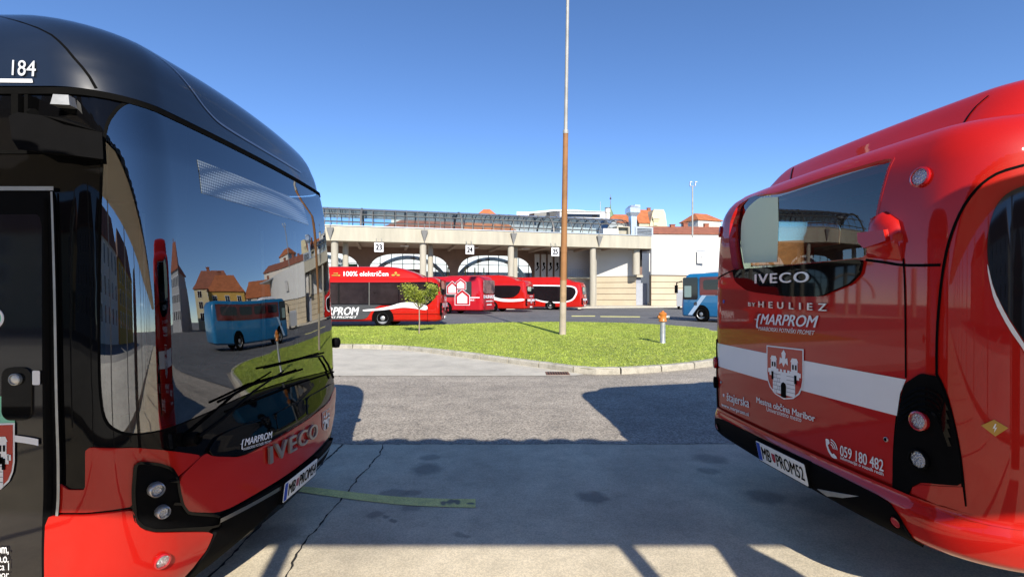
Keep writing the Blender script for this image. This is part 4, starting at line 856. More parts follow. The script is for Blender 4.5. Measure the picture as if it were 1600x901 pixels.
# street to the right, seen in the windscreen of the left bus
street = [('tall grey corner house with steep roof at the end of the side street', (60, 58), 10, 12, 11, 5, 'greyw', 'roofr', 5, 3), ('ochre house in the side street row, mirrored in the windscreen', (53, 76), 10, 10, 8, 3.5, 'ochre', 'roofo', 3, 2), ('cream house in the side street row beside the ochre one', (62, 82), 12, 10, 9.5, 4, 'cream', 'roofr', 4, 3), ('pale long house with dormer roof above the curved white wall', (46, 96), 24, 11, 7, 4.5, 'palew', 'roofo', 7, 3)]
for lb, c, w, d, h, rh, wm, rm, nc, nr in street: house(lb, c, -.55, w, d, h, rh, M[wm], M[rm], 2.5, nc, nr, ((1.5, .4, .8),))
# houses behind the viewer
for k, (x, wm) in enumerate(((-44, 'cream'), (-18, 'greyw'), (8, 'palew'), (34, 'ochre'))):
    house(['cream house across the street behind the shelter', 'grey house across the street behind the shelter', 'pale house across the street behind the shelter', 'ochre house across the street behind the shelter'][k], (x, -42), PI, 24, 12, 9, 4, M[wm], M['roofr'], 3., 6, 3)
# =================================================================== LEFT BUS (its front end faces right)
LB = thing('city_bus', 'black and red city bus showing its windshield front, number 184 on the roof', 'bus', (-1.50, 3.45, 0), 0., 'red city buses')
wL = interp([.2, .45, .7, 1.3, 2.62], [1.21, 1.262, 1.275, 1.275, 1.245])
fL = interp([.2, .34, .46, .75, .9, 1.1, 1.75, 2.35, 2.62], [-.10, -.02, .0, -.005, -.035, -.075, -.115, -.170, -.225])
bL = interp([.2, .5, .75, .9, 1.1, 1.75, 2.62], [.22, .20, .17, .135, .10, .078, .05])
SL = Surf(wL, fL, bL, .24, fade=.45, vr=(.22, 2.62), srange=2.3)
def _sup(v): return math.sin(min(v, 1)*PI/2)
RF = Surf(lambda v: 1.245-.012*min(1, v*8)-.70*(1-math.cos(v*PI/2)), lambda v: -.225-.02*min(1, v*8)-1.0*(1-math.cos(v*PI/2))**1.15, lambda v: .055+.10*v, .28,
          z=lambda v: 2.63+.585*math.sin(max(v, 0)*PI/2)**.85, fade=1.0, vr=(.0, .98), srange=2.6)
for q in (SL, RF): q.M = Matrix.Translation((-1.50, 3.45, 0))
LEN = 11.9
def shell(name, parent, S, v0, v1, mat, holes=(), dv=.07):
    e = S.w(1.)-S.rc+S.rc*PI/2
    sp = list(np.arange(-e-.7, e+.71, .06)); far = [e+1.2, e+2.2, e+4, e+6, e+8, e+10, e+LEN-1.5]
    g = [-a for a in far[::-1]]+sp+far
    return panel(name, parent, S, rect(g[0], v0, g[-1], v1), mat, 0., 0., .12, holes, (np.array(g), np.arange(v0+dv/2, v1, dv)))
# windows
ws_px = chaikin([(190, 166), (216, 160), (304, 199), (405, 253), (490, 296), (502, 312), (511, 400), (519, 480), (524, 560), (522, 577), (455, 592), (385, 614), (320, 645), (255, 671), (200, 678), (166, 660), (158, 600), (158, 470), (160, 300), (166, 200)], 2, .22)
ws = SL.pxs(ws_px)
def scl(o, k):
    c = np.mean(np.array(o), 0); return [tuple(c+(np.array(p)-c)*k) for p in o]
eL = wL(1)-SL.rc+SL.rc*PI/2
side_w = []
for sg in (-1, 1):
    for a in np.arange(1.75, 10.5, 1.62):
        s0, s1 = sorted((sg*(eL+a), sg*(eL+a+1.5))); side_w.append((sg, rrect(s0, 1.02, s1, 2.36, .08)))
far_w = rrect(eL+.10, .95, eL+1.45, 2.3, .1)
door_w = rrect(-(eL+1.40), .34, -(eL+.24), 2.06, .07)
holes = [scl(ws, .985), far_w]+[h for _, h in side_w]
shell('body', LB, SL, .24, 2.62, M['black'], holes)
panel('windshield', LB, SL, ws, M['wshield'], .006, .02, .05)
wsr = panel('windshield_seal', LB, SL, scl(ws, 1.012), M['rubber'], .003, .012, .05, [scl(ws, .992)])
for sg, h in side_w: panel('side_window', LB, SL, h, M['darkglass'] if sg < 0 else M['wshield'], .004, .01, .2)
panel('side_window', LB, SL, far_w, M['wshield'], .004, .01, .1)
# roof
def roof_cap(name, parent, S, mat):
    e = S.w(1)-S.rc+S.rc*PI/2; sp = list(np.arange(-e-1.1, e+1.11, .05)); far = [e+1.6, e+3, e+5, e+7.5, e+LEN-2.2]
    g = [-a for a in far[::-1]]+sp+far; vv = np.linspace(0, 1, 24); V = []; Fc = []; N = []
    for v in vv:
        for s in g: V.append(S.p(s, v)); N.append(S.n(s, min(max(v, .02), .97)))
    n = len(g)
    for i in range(len(vv)-1):
        for k in range(n-1): Fc.append((i*n+k, i*n+k+1, (i+1)*n+k+1, (i+1)*n+k))
    k0 = len(V); top = [S.p(s, 1.) for s in g]
    V += top; N += [Vector((0, 0, 1))]*n
    for k in range(n//2): Fc.append((k0+k, k0+k+1, k0+n-2-k, k0+n-1-k)) if k+1 < n-2-k else None
    return mk(name, V, Fc, mat, parent, normals=N)
roof = roof_cap('roof_fairing', LB, RF, M['navy'])
bx = MB(); bx.add([SL.p(-(eL+LEN-1.5), .24), SL.p((eL+LEN-1.5), .24), SL.p((eL+LEN-1.5), 2.6), SL.p(-(eL+LEN-1.5), 2.6)], [(0, 1, 2, 3)]); bx.build('rear_wall', M['black'], LB)
bx = MB().box((-6.2, 0, .30), (11, 2.3, .06)); bx.box((-6.2, 0, 2.60), (11, 2.3, .05)); bx.build('floor', M['rubber'], LB)
# panels of the roof: seam, and the cowl's highlight painted as a ribbon
ribbon('seam', roof, RF, chaikin(RF.pxs([(2, 26), (60, 42), (110, 85), (150, 138)]), 2, .25, False), .012, M['ink'], .002)
cowl = RF.pxs(chaikin([(214, 62), (255, 92), (300, 140), (325, 175), (352, 203), (420, 238), (476, 262), (440, 232), (380, 190), (330, 152), (280, 112), (240, 78)], 1))
ribbon('crease_highlight', roof, RF, chaikin(RF.pxs([(214, 60), (252, 92), (300, 143), (328, 180), (352, 200), (420, 240), (470, 270)]), 2, .25, False), .014, P('highlight_navy', (.05, .07, .12), .35, coat=.6), .004)  # lighter ribbon paints the highlight along the fold of the cowl
text('fleet_number', roof, RF, '184', RF.pxs([(20, 119), (57, 121), (21, 95)]), P('grey_white_vinyl', (.5, .52, .55), .4), .004, bold=.004)
ribbon('white_line', roof, RF, RF.pxs([(-60, 126), (52, 127)]), .012, M['white'], .004)
ribbon('gutter', LB, SL, [(s, 2.605) for s in np.arange(-4.5, 3.5, .1)], .03, M['rubber'], .010)
# front: lower black cowl is the body; red panels over it
hood = SL.pxs(chaikin([(318, 707), (277, 747), (279, 786), (291, 799), (345, 800), (439, 746), (483, 713), (514, 680), (522, 640), (525, 606), (521, 604), (513, 628), (480, 655), (436, 682), (376, 714), (330, 713)], 2, .16))
panel('front_panel', LB, SL, hood, M['red'], .012, .02, .05)
rs = SL.pxs(chaikin([(135, 698), (216, 699), (250, 702), (314, 711), (274, 746), (262, 730), (246, 723), (219, 720), (211, 727), (208, 790), (140, 799), (76, 799), (79, 741), (108, 764), (135, 764)], 2, .08))
panel('side_panel', LB, SL, rs, M['red'], .008, .014, .05)
lo = SL.pxs(chaikin([(76, 803), (140, 803), (208, 794), (213, 815), (226, 826), (243, 830), (330, 830), (318, 858), (275, 908), (200, 940), (74, 960)], 2, .1))
panel('lower_corner', LB, SL, lo, M['red'], .018, .03, .05)
bm_ = SL.pxs(chaikin([(342, 806), (439, 752), (484, 719), (520, 682), (523, 694), (516, 702), (470, 748), (400, 815), (330, 873), (283, 908), (320, 858), (333, 830), (341, 824)], 2, .12))
panel('bumper', LB, SL, bm_, M['blackp'], .022, .04, .05)
ribbon('bumper_trim', LB, SL, chaikin(SL.pxs([(338, 812), (388, 787), (440, 757), (482, 727), (519, 688)]), 2, .25, False), .022, P('satin_silver', (.25, .24, .23), .25, metal=.8), .026)
# black flap with the operator's lettering
fl = SL.pxs(chaikin([(323, 703), (337, 682), (368, 667), (425, 648), (427, 654), (430, 676), (376, 711), (330, 713)], 2, .12))
panel('flap', LB, SL, fl, M['black'], .016, .02, .05)
panel('flap', LB, SL, SL.pxs(chaikin([(428, 646), (474, 623), (475, 650), (432, 675)], 2, .08)), M['black'], .016, .02, .05)
panel('flap', LB, SL, SL.pxs(chaikin([(477, 622), (520, 597), (518, 610), (508, 630), (478, 649)], 2, .1)), M['black'], .016, .02, .05)
ribbon('cowl_seam', LB, SL, chaikin(SL.pxs([(352, 643), (405, 622), (470, 596), (521, 580)]), 2, .25, False), .012, M['rubber'], .008)
def marprom(parent, S, q, off, name='operator_lettering'):
    """bold slanted operator lettering with its small line and the swoosh bracket; q holds the big word"""
    o = text(name, parent, S, 'MARPROM', q, M['white'], off, shear=.25, bold=.012)
    b, x, y = [np.array(p) for p in q]; u = x-b; v = y-b
    text('small_line', o, S, 'MARIBORSKI POTNIŠKI PROMET', [tuple(b-v*.62-u*.03), tuple(x-v*.62-u*.04), tuple(b-v*.15-u*.03)], M['white'], off, shear=.22)
    br = [(0, .45), (.45, .47), (.5, .8), (.65, .95), (1.05, 1.), (.98, .9), (.78, .84), (.72, .62), (.66, .42), (.58, .1), (.62, -.25), (.8, -.42), (.45, -.4), (.36, -.2), (.4, .2), (.42, .36)]
    shape('swoosh', o, S, [br], [tuple(b-u*.145), tuple(b-u*.0), tuple(b-u*.145+v)], M['white'], off); return o
marprom(LB, SL, SL.pxs([(377, 697), (421, 684), (377, 686)]), .02)
text('maker_lettering', LB, SL, 'IVECO', SL.pxs([(414, 725), (490, 681), (413, 698)]), P('dark_chrome', (.30, .28, .27), .3, metal=.7), .020, .014, bold=.012, space=1.15)
crest(LB, SL, SL.pxs([(500, 676), (512, 666), (500, 645)]), .016)
# number plate
def plate(parent, S, quad, off, txt1, txt2):
    b, x, y = [S.p(*p) for p in quad]; n = S.n(*[sum(c)/2 for c in zip(quad[1], quad[2])]); u = (x-b); v = (y-b); n = u.cross(v).normalized()
    L_, H_ = u.length, v.length; v = (v-u.normalized()*v.dot(u.normalized())); FL = Flat(b+n*off, u, v); at = lambda i, j: (L_*i, H_*j)
    fr = panel('number_plate', parent, FL, [at(-.015, -.06), at(1.015, -.06), at(1.015, 1.06), at(-.015, 1.06)], M['rubber'], 0, .06, .5)
    panel('plate_face', fr, FL, rrect(0, 0, L_, H_, .01), M['plate'], .003, .003, .5)
    panel('country_band', fr, FL, [at(.008, .05), at(.085, .05), at(.085, .95), at(.008, .95)], M['blue'], .0045, .001, .5)
    text('plate_text', fr, FL, txt1, [at(.115, .2), at(.31, .2), at(.115, .82)], M['ink'], .005, bold=.003)
    text('plate_text', fr, FL, txt2, [at(.43, .2), at(.965, .2), at(.43, .82)], M['ink'], .005, bold=.003)
    shape('plate_crest', fr, FL, [SHIELD], [at(.335, .3), at(.41, .3), at(.335, .74)], M['redlens'], .005)
    return fr
plate(LB, SL, SL.pxs([(430.5, 784), (483, 740), (431, 757)]), .045, 'MB', 'PROM54')
# light cluster
cl = SL.pxs(chaikin([(211, 725), (219, 721), (246, 724), (265, 731), (274, 746), (277, 769), (282, 789), (291, 801), (341, 805), (339, 822), (243, 827), (223, 821), (211, 809), (208, 769)], 2, .15))
lc = panel('headlight_cluster', LB, SL, cl, M['blackp'], .012, .02, .05)
ribbon('cluster_rim', lc, SL, cl+[cl[0]], .012, M['black'], .018)
lamp(LB, SL, SL.px(241, 762), .028, 'headlight', 'lens', 'chrome', off=.012, h=.04); lamp(LB, SL, SL.px(250, 796), .025, 'headlight', 'lens', 'chrome', off=.012, h=.04)
lamp(LB, SL, SL.px(250, 872), .031, 'fog_light', 'lens', 'redlens', .022, .014)
for q in ((262, 750), (268, 785)):
    ribbon('cluster_rib', lc, SL, SL.pxs([q, (q[0]+12, q[1]+1)]), .012, M['black'], .02)
# wipers lie on the glass
def wiper(pts, blade, par):
    m = MB(); P3 = [SL.p(*SL.px(*p))+SL.n(*SL.px(*p))*h for p, h in pts]
    m.tube(P3, [.011, .010, .007, .005][:len(P3)], 8); w = m.build('wiper', M['blackp'], par, True)
    m = MB(); B3 = [SL.p(*SL.px(*p))+SL.n(*SL.px(*p))*.03 for p in blade]; m.tube(B3, .007, 6); m.build('wiper_blade', M['rubber'], w, True); return w
wiper([((296, 683), .05), ((330, 657), .06), ((381, 612), .06), ((432, 580), .05)], [(332, 628), (390, 600), (466, 577)], LB)
wiper([((517, 590), .02), ((508, 570), .025), ((499, 556), .025), ((470, 560), .025)], [(405, 575), (440, 567), (500, 551)], LB)
lamp(LB, SL, SL.px(293, 686), .03, 'wiper_pivot', 'ink', 'blackp', .01, .05)
# side: door
dr = panel('door', LB, SL, rrect(-(eL+1.52), .30, -(eL+.10), 2.16, .05), M['blackp'], .010, .02, .1, [scl(door_w, .99)])
panel('door_glass', dr, SL, door_w, M['darkglass'], .008, .006, .1)
ribbon('door_edge', dr, SL, [(-(eL+.10), .32), (-(eL+.10), 2.15)], .02, M['steel'], .016)
ribbon('door_edge', dr, SL, [(-(eL+1.5), 2.165), (-(eL+.08), 2.165)], .018, M['steel'], .016)
ribbon('door_seal', dr, SL, [(-(eL+.18), .32), (-(eL+.18), 2.12)], .05, M['rubber'], .013)
ribbon('panel_joint', LB, SL, [(-(eL+2.5), 2.33), (-(eL-.15), 2.33)], .015, M['rubber'], .006)
hp = panel('door_lock', dr, SL, SL.pxs(rrect(8, 573, 54, 655, 14)), M['black'], .016, .02, .05)
lamp(hp, SL, SL.px(32, 591), .022, 'lock_cylinder', 'chrome', 'steel', .018, .014)
panel('lock_sticker', hp, SL, SL.pxs(rrect(55.5, 578, 67, 600, 2)), M['white'], .015, .002, .05)
panel('sticker', dr, SL, SL.pxs(rrect(-40, 618, 27, 668, 6)), M['green'], .012, .002, .05)
crest(dr, SL, SL.pxs([(-58, 770), (28, 768), (-58, 661)]), .014)
panel('white_band', dr, SL, SL.pxs([(29, 678), (65, 684), (65, 694), (29, 688)]), M['white'], .0165, .002, .05)
for tx, y0, y1, x0, b in (('om,', 863, 851, 1, .008), ('o.o.', 875, 865.5, 1, .008), ('ica 1', 887, 876, 0, 0), ('ibor', 899, 888, -2, 0)):
    text('notice_text', dr, SL, tx, SL.pxs([(x0, y0), (19, y0), (x0, y1)]), M['white'], .014, bold=b)
lamp(dr, SL, SL.px(-6, 497), .04, 'round_sticker', 'green', 'white', .012, .003)
# mirror arm, camera housing and clip on the corner
m = MB(); q = [(47, 190), (60, 184), (98, 189), (122, 192), (158, 211), (160, 252), (124, 246), (62, 240), (52, 225)]
fr = [SL.p(*SL.px(*a))+SL.n(*SL.px(*a))*.004 for a in q]; bk = [a+Vector((.0, -.09, -.01)) if i not in (4, 5) else a+Vector((.03, -.03, 0)) for i, a in enumerate(fr)]
m.loft([fr, [(a+b)/2+Vector((0, 0, .004)) for a, b in zip(fr, bk)], bk]); mir = m.build('mirror_camera', M['blackp'], LB, True, 50)
m = MB(); c = SL.p(*SL.px(108, 162)); m.box(c+Vector((0, -.025, 0)), (.075, .05, .045), .15, .8); m.build('marker_bracket', M['steel'], LB)
m = MB(); c = SL.p(*SL.px(42, 172)); m.box(c+Vector((0, -.03, 0)), (.03, .05, .10)); m.box(c+Vector((.045, -.025, .0)), (.016, .05, .10)); m.tube([c+Vector((.03, -.02, -.02)), c+Vector((.08, -.05, -.03))], .018, 8); m.build('door_clip', M['rubber'], LB)
# far side mirror peeping past the front edge
m = MB(); c = G(524, 547, 0); c = PY(525, 535, 4.72)-Vector((-1.50, 3.45, 0)); m.lathe([(.001, -.05), (.03, -.045), (.042, -.01), (.042, .02), (.03, .045), (.001, .05)], c, 'z', 16); m.tube([c, c+Vector((-.10, -.02, 0))], .012, 8); m.build('wide_angle_mirror', M['blackp'], LB, True)
# inside: destination display, dashboard, steering wheel, seats, poles
dm = bpy.data.materials.new('led_display'); dm.use_nodes = True; nt = dm.node_tree; b = nt.nodes['Principled BSDF']
tc = _n(nt, "ShaderNodeTexCoord"); vo = _n(nt, "ShaderNodeTexVoronoi"); vo.inputs['Scale'].default_value = 62; vo.inputs['Randomness'].default_value = 0
rp = _n(nt, "ShaderNodeValToRGB"); rp.color_ramp.elements[0].color = (.22, .25, .25, 1); rp.color_ramp.elements[1].color = (.012, .016, .022, 1); rp.color_ramp.elements[0].position = .38; rp.color_ramp.elements[1].position = .5
nt.links.new(tc.outputs['Object'], vo.inputs['Vector']); nt.links.new(vo.outputs['Distance'], rp.inputs[0]); nt.links.new(rp.outputs[0], b.inputs['Base Color'])
b.inputs['Coat Weight'].default_value = 1; b.inputs['Coat IOR'].default_value = 2.1; b.inputs['Coat Roughness'].default_value = .01
panel('destination_display', LB, SL, SL.pxs([(306, 250), (470, 316), (481, 352), (313, 302)]), dm, .0085, .001, .06)
panel('display_housing', LB, SL, SL.pxs(rrect(236, 190, 300, 330, 4)), M['grey'], -.03, .05, .06)
m = MB().box((-.55, 0, .92), (.55, 2.2, .10)); m.box((-.75, .55, 1.02), (.3, .7, .16)); m.build('dashboard', M['blackp'], LB)
m = MB(); c = Vector((-.92, .6, 1.12)); pts = [c+Vector((.16*math.cos(a)*.8, .23*math.sin(a), .16*math.cos(a))) for a in np.linspace(0, 2*PI, 25)]; m.tube(pts, .016, 6); m.tube([c+Vector((0, -.22, 0)), c+Vector((0, .22, 0))], .012, 6); m.tube([c, c+Vector((.2, 0, -.25))], .03, 8); m.build('steering_wheel', M['blackp'], LB, True)
M['seat'] = P('driver_seat_cloth', (.16, .015, .02), .9, var=.3, vscale=30.)
for x, y in ((-1.5, .6), (-2.6, .75), (-2.6, -.75), (-3.5, .75), (-3.5, -.75), (-4.4, .75), (-4.4, -.75)):
    m = MB().box((x, y, .85), (.48, .5, .14)); m.box((x-.24, y, 1.28), (.12, .5, .8), 0, .8); m.box((x, y, .55), (.2, .3, .5)); m.build('seat', M['seat'], LB)
for y in (-.5, .35):
    m = MB().tube([(-1.35, y, .33), (-1.35, y, 2.58)], .018, 8); m.build('grab_pole', M['steel'], LB, True)
panel('windshield_sticker', LB, SL, SL.pxs(rrect(411, 539, 448, 575, 3)), P('olive_sticker', (.16, .17, .05), .6), .0, .002, .05)
for x in (-2.85, -8.9):
    for sg in (-1, 1): bus_wheel(LB, x, sg*1.12, face=sg)
# =================================================================== RIGHT BUS (its rear end faces left)
RO = Vector((1.945, 3.45, 0)); RA = math.atan2(-.094, -1.)     # local +x points out of the rear
RB = thing('city_bus', 'red city bus at the right seen from behind with white stripe and coat of arms', 'bus', RO, RA, 'red city buses')
MR = Matrix.Translation(RO) @ Matrix.Rotation(RA, 4, 'Z')
wR = interp([.4, .66, 1.0, 1.7, 2.25, 2.42, 2.52, 2.58, 2.61], [1.27, 1.29, 1.30, 1.30, 1.285, 1.265, 1.225, 1.14, 1.0])
fR = interp([.4, .62, 1.0, 1.7, 2.1, 2.36, 2.48, 2.56, 2.61], [-.03, .0, .0, -.005, -.015, -.035, -.085, -.17, -.31])
bR = interp([.4, 1.0, 1.7, 2.61], [.06, .05, .05, .06])
SR = Surf(wR, fR, bR, .30, fade=.8, vr=(.55, 2.61), srange=2.4); SR.M = MR
wB = interp([.40, .47, .58, .66], [1.24, 1.30, 1.32, 1.305]); fB = interp([.40, .47, .58, .66], [-.06, .03, .05, .025])
SB = Surf(wB, fB, lambda v: .07, .36, fade=.8, vr=(.40, .66), srange=2.4); SB.M = MR
_vv = [0, .3, .52, .58, .64, .72, .85, 1.]
FR_ = Surf(interp(_vv, [1.13, 1.11, 1.07, 1.045, 1.02, .99, .94, .8]), interp(_vv, [-.24, -.40, -.52, -.56, -.64, -.86, -1.5, -3.2]), lambda v: .05, .26,
           z=interp(_vv, [2.46, 2.65, 2.785, 2.815, 2.845, 2.89, 2.98, 3.2]), fade=2.5, vr=(0., 1.), srange=2.8); FR_.M = MR
eR = wR(1)-SR.rc+SR.rc*PI/2
rw_px = chaikin([(1146, 425), (1139, 380), (1141, 345), (1152, 322), (1176, 307), (1216, 301), (1300, 273), (1396, 245), (1386, 266), (1374, 310), (1362, 370), (1354, 402), (1300, 407), (1240, 413), (1180, 420)], 2, .15)
rw = SR.pxs(rw_px)
SG = Surf(wR, lambda v: -.10, bR, .30, fade=.8, vr=(.55, 2.56), srange=2.4); SG.M = MR
far_side = rrect(-(eR+1.1), 1.40, -(eR+.0), 2.40, .1)
sw2 = [rrect(-(eR+a+1.5), 1.1, -(eR+a), 2.32, .08) for a in (1.62, 3.24, 4.86, 6.5, 8.2)]
shell('body', RB, SR, .56, 2.61, M['red'], [scl(rw, .998), far_side]+sw2, .045)
panel('side_window', RB, SR, far_side, M['rglass'], .004, .01, .1)
for h in sw2: panel('side_window', RB, SR, h, M['rglass'], .004, .01, .2)
gw = SG.pxs([(max(x, 1154+(412-y)*.02), y) for x, y in rw_px]); panel('rear_window', RB, SG, scl(gw, 1.05), M['rglass'], 0., .01, .05)
panel('window_reveal', RB, SR, scl(rw, 1.02), M['red'], .002, .10, .05, [rw])
rf = roof_cap('roof_fairing', RB, FR_, M['red'])
m = MB(); m.add([SR.p(-(eR+10.4), .5), SR.p(eR+10.4, .5), SR.p(eR+10.4, 2.5), SR.p(-(eR+10.4), 2.5)], [(0, 1, 2, 3)]); m.build('front_wall', M['black'], RB)
m = MB().box((-6, 0, .52), (11, 2.3, .06)); m.box((-6, 0, 2.56), (9.5, 2.0, .05)); m.build('floor', M['rubber'], RB)
m = MB().box((-.42, .0, 1.30), (.5, 2.1, .66)); m.box((-1.0, .75, 1.75), (.14, .5, .75)); m.box((-1.0, -.75, 1.75), (.14, .5, .75)); m.box((-1.0, 0, 1.75), (.14, .5, .75)); m.build('rear_seat', M['seat'], RB)
ribbon('roof_joint', rf, FR_, chaikin(FR_.pxs([(1240, 262), (1236, 280), (1236, 292)]), 1, .25, False), .012, M['ink'], .003)
ribbon('roof_joint', rf, FR_, chaikin(FR_.pxs([(1545, 150), (1520, 172), (1502, 200)]), 1, .25, False), .01, M['ink'], .003)
# seams
def seam(px, w=.010, S=SR, mat='ink', off=.003): ribbon('panel_joint', RB, S, chaikin(S.pxs(px), 2, .25, False), w, M[mat], off)
seam([(1117, 432), (1119, 470), (1122, 560), (1125, 641)])
seam([(1412, 404), (1415, 450), (1416, 590)]); seam([(1397, 768), (1396, 720), (1400, 660), (1408, 610)])
seam([(1124, 642), (1200, 679), (1290, 722), (1396, 772)], .016)
seam([(1353, 406), (1385, 410), (1412, 415), (1470, 414)], .014); seam([(1113, 436), (1132, 428), (1150, 421)], .012)
seam([(1600, 258), (1550, 272), (1510, 312), (1484, 370), (1472, 430), (1464, 520), (1464, 585)], .012); seam([(1508, 790), (1500, 700), (1478, 610), (1464, 584)], .012)
# side quarter: black window with a white sweep
sg_ = SR.pxs(chaikin([(1640, 282), (1590, 292), (1560, 312), (1545, 350), (1541, 400), (1552, 450), (1572, 490), (1605, 540), (1640, 580)], 2, .25, False))+[(eR+1.0, 1.12), (eR+1.8, 1.10), (eR+1.82, 2.3), (eR+1.7, 2.36)]
panel('side_window', RB, SR, sg_, M['darkglass'], .008, .012, .04)
panel('white_sweep', RB, SR, SR.pxs(chaikin([(1542, 408), (1552, 452), (1572, 494), (1600, 538), (1640, 600), (1640, 620), (1600, 548), (1575, 512), (1553, 470), (1544, 430)], 1, .2)), M['white'], .006, .004, .04)
# stripe, badge, lettering
panel('white_stripe', RB, SR, SR.pxs([(1121, 535.2), (1416, 592.5), (1407, 615), (1402, 649), (1123.5, 572)]), M['white'], .0035, .002, .06)
bd = panel('black_badge', RB, SR, SR.pxs(chaikin([(1147, 421), (1250, 414), (1351, 404), (1346, 428), (1330, 444), (1305, 454), (1285, 463), (1230, 463), (1172, 455), (1152, 440)], 2, .13)), M['black'], .022, .026, .05)
text('maker_lettering', bd, SR, 'IVECO', SR.pxs([(1185, 443), (1271, 441), (1185, 428.5)]), M['chrome'], .024, .006, bold=.01, space=1.15)
text('maker_lettering', RB, SR, 'BY', SR.pxs([(1171, 478), (1182, 479), (1171, 472)]), M['chrome'], .004, .006, bold=.01, space=1.3)
text('maker_lettering', RB, SR, 'HEULIEZ', SR.pxs([(1187, 480), (1294, 486), (1187, 470.5)]), M['chrome'], .004, .006, bold=.012, space=1.9)
marprom(RB, SR, SR.pxs([(1189, 506), (1279, 512), (1190, 490)]), .005)
crest(RB, SR, SR.pxs([(1199, 616), (1257, 632), (1199, 539)]), .006)
def lines(spec):
    for tx, q, b in spec: text('lettering', RB, SR, tx, SR.pxs(q), M['white'], .005, bold=b)
lines([('Mestna občina Maribor', [(1183, 628.5), (1275, 659), (1183, 618.5)], .008), ('Univerzitetno mesto', [(1198.8, 641.5), (1253, 659), (1198.8, 634.7)], 0),
       ('štajerska', [(1136.6, 629.5), (1171.5, 641), (1136.6, 612.5)], .004), ('www.marprom.si', [(1128.3, 635.5), (1171, 652), (1128.3, 628.5)], .006),
       ('059 180 482', [(1314, 711), (1382, 736.5), (1314, 694.5)], .006), ('informacije o voznih redih', [(1314.5, 718), (1382, 744.5), (1314.5, 711.5)], .004)])
ph = [(.0, .95), (.12, 1.), (.3, .98), (.36, .78), (.28, .68), (.2, .64), (.3, .42), (.5, .2), (.6, .16), (.72, .24), (.95, .12), (1., .0), (.8, -.06), (.55, -.04), (.25, .2), (.05, .55)]
arcs = []
for r0, r1 in ((.2, .27), (.36, .43), (.52, .59)):
    arcs.append([(.45+r1*math.cos(R(a)), .5+r1*math.sin(R(a))) for a in range(5, 90, 12)]+[(.45+r0*math.cos(R(a)), .5+r0*math.sin(R(a))) for a in range(89, 4, -12)])
shape('phone_symbol', RB, SR, [ph]+arcs, SR.pxs([(1291, 708), (1309, 716), (1291, 684)]), M['white'], .005)
panel('charging_label', RB, SR, SR.pxs([(1533, 664), (1553, 655), (1575, 668), (1555, 681)]), M['yellow'], .004, .002, .03)
shape('flash_symbol', RB, SR, [[(.55, 1), (.2, .45), (.5, .5), (.4, 0), (.8, .6), (.5, .55), (.7, .95)]], SR.pxs([(1548, 675), (1560, 675), (1548, 661)]), M['white'], .006)
fo = chaikin([(1163, 411), (1158, 380), (1159, 345), (1168, 325), (1185, 310), (1200, 305)], 2, .2, False)+[(1216, 301), (1217, 350), (1215, 409)]
panel('window_pale_panel', RB, SG, SG.pxs(fo), P('pale_green_panel', (.80, .86, .58), .8), .004, .002, .05)  # opaque pale green sheet over the left end of the rear glass
panel('window_top_reflection', RB, SG, SG.pxs([(1185, 309), (1216, 302), (1300, 274.5), (1395, 246), (1392, 252), (1300, 281), (1216, 308)]), P('painted_reflection', (.26, .28, .30), .2, coat=1.), .004, .004, .04)  # horizon reflection painted as a pale strip along the glass top
lamp(RB, SR, SR.px(1131, 471), .014, 'round_sticker', 'blue', 'blue', .002, .002); lamp(RB, SR, SR.px(1127, 597), .01, 'lock', 'steel', 'chrome', .002, .006); lamp(RB, SR, SR.px(1385, 686), .011, 'lock', 'ink', 'chrome', .002, .006)
lamp(RB, SR, SR.px(1131, 617), .012, 'town_symbol', 'white', 'white', .001, .003)
# lamps
c1 = panel('light_cluster', RB, SR, SR.pxs(chaikin([(1414, 600), (1405, 650), (1398, 715), (1396, 764), (1418, 778), (1426, 760), (1440, 753), (1503, 758), (1501, 715), (1489, 650), (1467, 588), (1440, 583)], 2, .1)), M['blackp'], .010, .014, .04)
for k in range(5):
    ribbon('contour_rib', c1, SR, chaikin(SR.pxs([(1412-k, 622+k*9), (1440, 603+k*8), (1470, 612+k*9), (1482+k, 640+k*14)]), 2, .25, False), .012, M['black'], .016)
c2 = panel('light_cluster', RB, SR, SR.pxs(chaikin([(1111, 528), (1119, 535), (1121, 590), (1123, 640), (1112, 636), (1110, 590)], 1, .1)), M['blackp'], .010, .014, .04)
lamp(c1, SR, SR.px(1441, 657), .042, 'tail_light', 'lens', 'redlens', .012, .02); lamp(c1, SR, SR.px(1441, 717), .045, 'reversing_light', 'lens', 'blackp', .012, .02)
lamp(c2, SR, SR.px(1114, 566), .045, 'tail_light', 'lens', 'redlens', .012, .02); lamp(c2, SR, SR.px(1114, 597), .045, 'reversing_light', 'lens', 'blackp', .012, .02)
panel('light_cover', RB, SR, SR.pxs([(1427, 760), (1440, 757), (1504, 760), (1508, 790), (1440, 786), (1424, 777)]), M['red'], .006, .01, .04)
lamp(RB, SR, SR.px(1440, 277), .045, 'top_light', 'lens', 'redlens', .004, .014); lamp(RB, SR, SR.px(1120, 362), .045, 'top_light', 'lens', 'redlens', .004, .014)
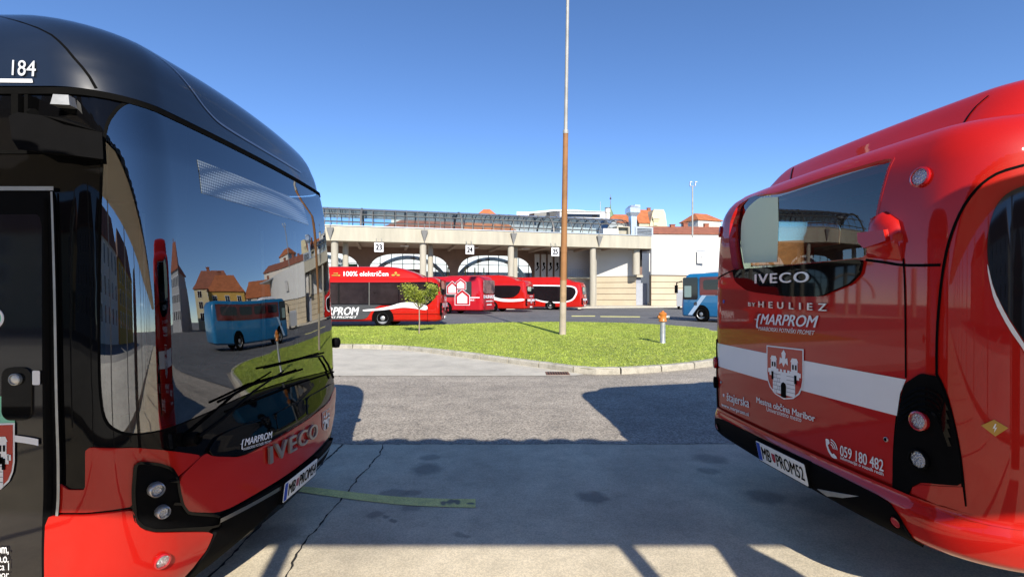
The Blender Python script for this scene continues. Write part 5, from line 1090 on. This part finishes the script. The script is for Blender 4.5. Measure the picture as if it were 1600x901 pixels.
# camera bracket on the near pillar
fr = [Vector(SR.p(*SR.px(*a))) for a in [(1366, 340), (1385, 330), (1405, 344), (1412, 372), (1410, 408), (1356, 402), (1356, 372)]]; n = SR.n(*SR.px(1385, 370))
ct = sum(fr, Vector())/len(fr); bk = [ct+(a-ct)*.92+n*(.03 if i < 4 else .02) for i, a in enumerate(fr)]; bk2 = [ct+(a-ct)*.6+n*.045+Vector((0, 0, -.02)) for a in fr]
m = MB().loft([fr[::-1], bk[::-1], bk2[::-1]]); cb = m.build('camera_bracket', M['red'], RB, True, 60)
fr = [Vector(SR.p(*SR.px(*a))) for a in [(1356, 362), (1398, 357), (1402, 374), (1366, 386), (1357, 376)]]; m = MB().loft([fr[::-1], [a+n*.07+Vector((0, 0, -.01)) for a in fr[::-1]]]); m.build('camera_hood', M['red'], cb, True, 30)
# bumper
def grid_panel(name, parent, S, v0, v1, mat, s0, s1, n=16, ds=.05):
    g = np.arange(s0, s1, ds); vv = np.linspace(v0, v1, n); V = []; N = []; Fc = []
    for v in vv:
        for s in g: V.append(S.p(s, v)); N.append(S.n(s, min(max(v, S.vr[0]+.003), S.vr[1]-.003)))
    k = len(g)
    for i in range(n-1):
        for j in range(k-1): Fc.append((i*k+j, i*k+j+1, (i+1)*k+j+1, (i+1)*k+j))
    return mk(name, V, Fc, mat, parent, normals=N)
bp_ = grid_panel('bumper', RB, SB, .42, .66, M['red'], -3., 3., 14)
V = []; 
ribbon('bumper_lip', bp_, SB, [(s, .655) for s in np.arange(-2.6, 2.61, .06)], .03, M['red'], .004)
bk_ = panel('bumper_insert', RB, SB, SB.pxs(chaikin([(1119, 652), (1130, 655), (1200, 689), (1290, 732), (1370, 772), (1392, 786), (1406, 806), (1420, 830), (1443, 861), (1400, 836), (1330, 795), (1250, 752), (1190, 719), (1130, 682), (1118, 672)], 2, .1)), M['blackp'], .012, .05, .04)
lamp(bk_, SB, SB.px(1403, 814), .03, 'reflector', 'redlens', 'ink', .012, .01); lamp(bk_, SB, SB.px(1123, 666), .03, 'reflector', 'redlens', 'ink', .012, .01)
plate(RB, SB, SB.pxs([(1193, 716), (1270.5, 758), (1194.5, 692)]), .03, 'MB', 'PROM52')
panel('insert_trim', bk_, SB, SB.pxs([(1280, 762), (1345, 774), (1320, 776), (1295, 772)]), M['steel'], .016, .004, .04)
for x in (-3.35, -9.3):
    for sg in (-1, 1): bus_wheel(RB, x, sg*1.12, face=sg)
for sgn in (1,):
    for a in (1.9, 3.6, 5.3, 7.): panel('side_window', RB, SR, rrect(eR+a, 1.1, eR+a+1.6, 2.3, .1), M['darkglass'], .006, .012, .2)
for sgn in (-1, 1):
    s0 = sgn*(eR+.2); s1 = sgn*(eR+10.3); g0, g1 = min(s0, s1), max(s0, s1)
    panel('skirt', RB, SB, rect(g0, .41, g1, .655), M['red'], -.02, .0, .4)
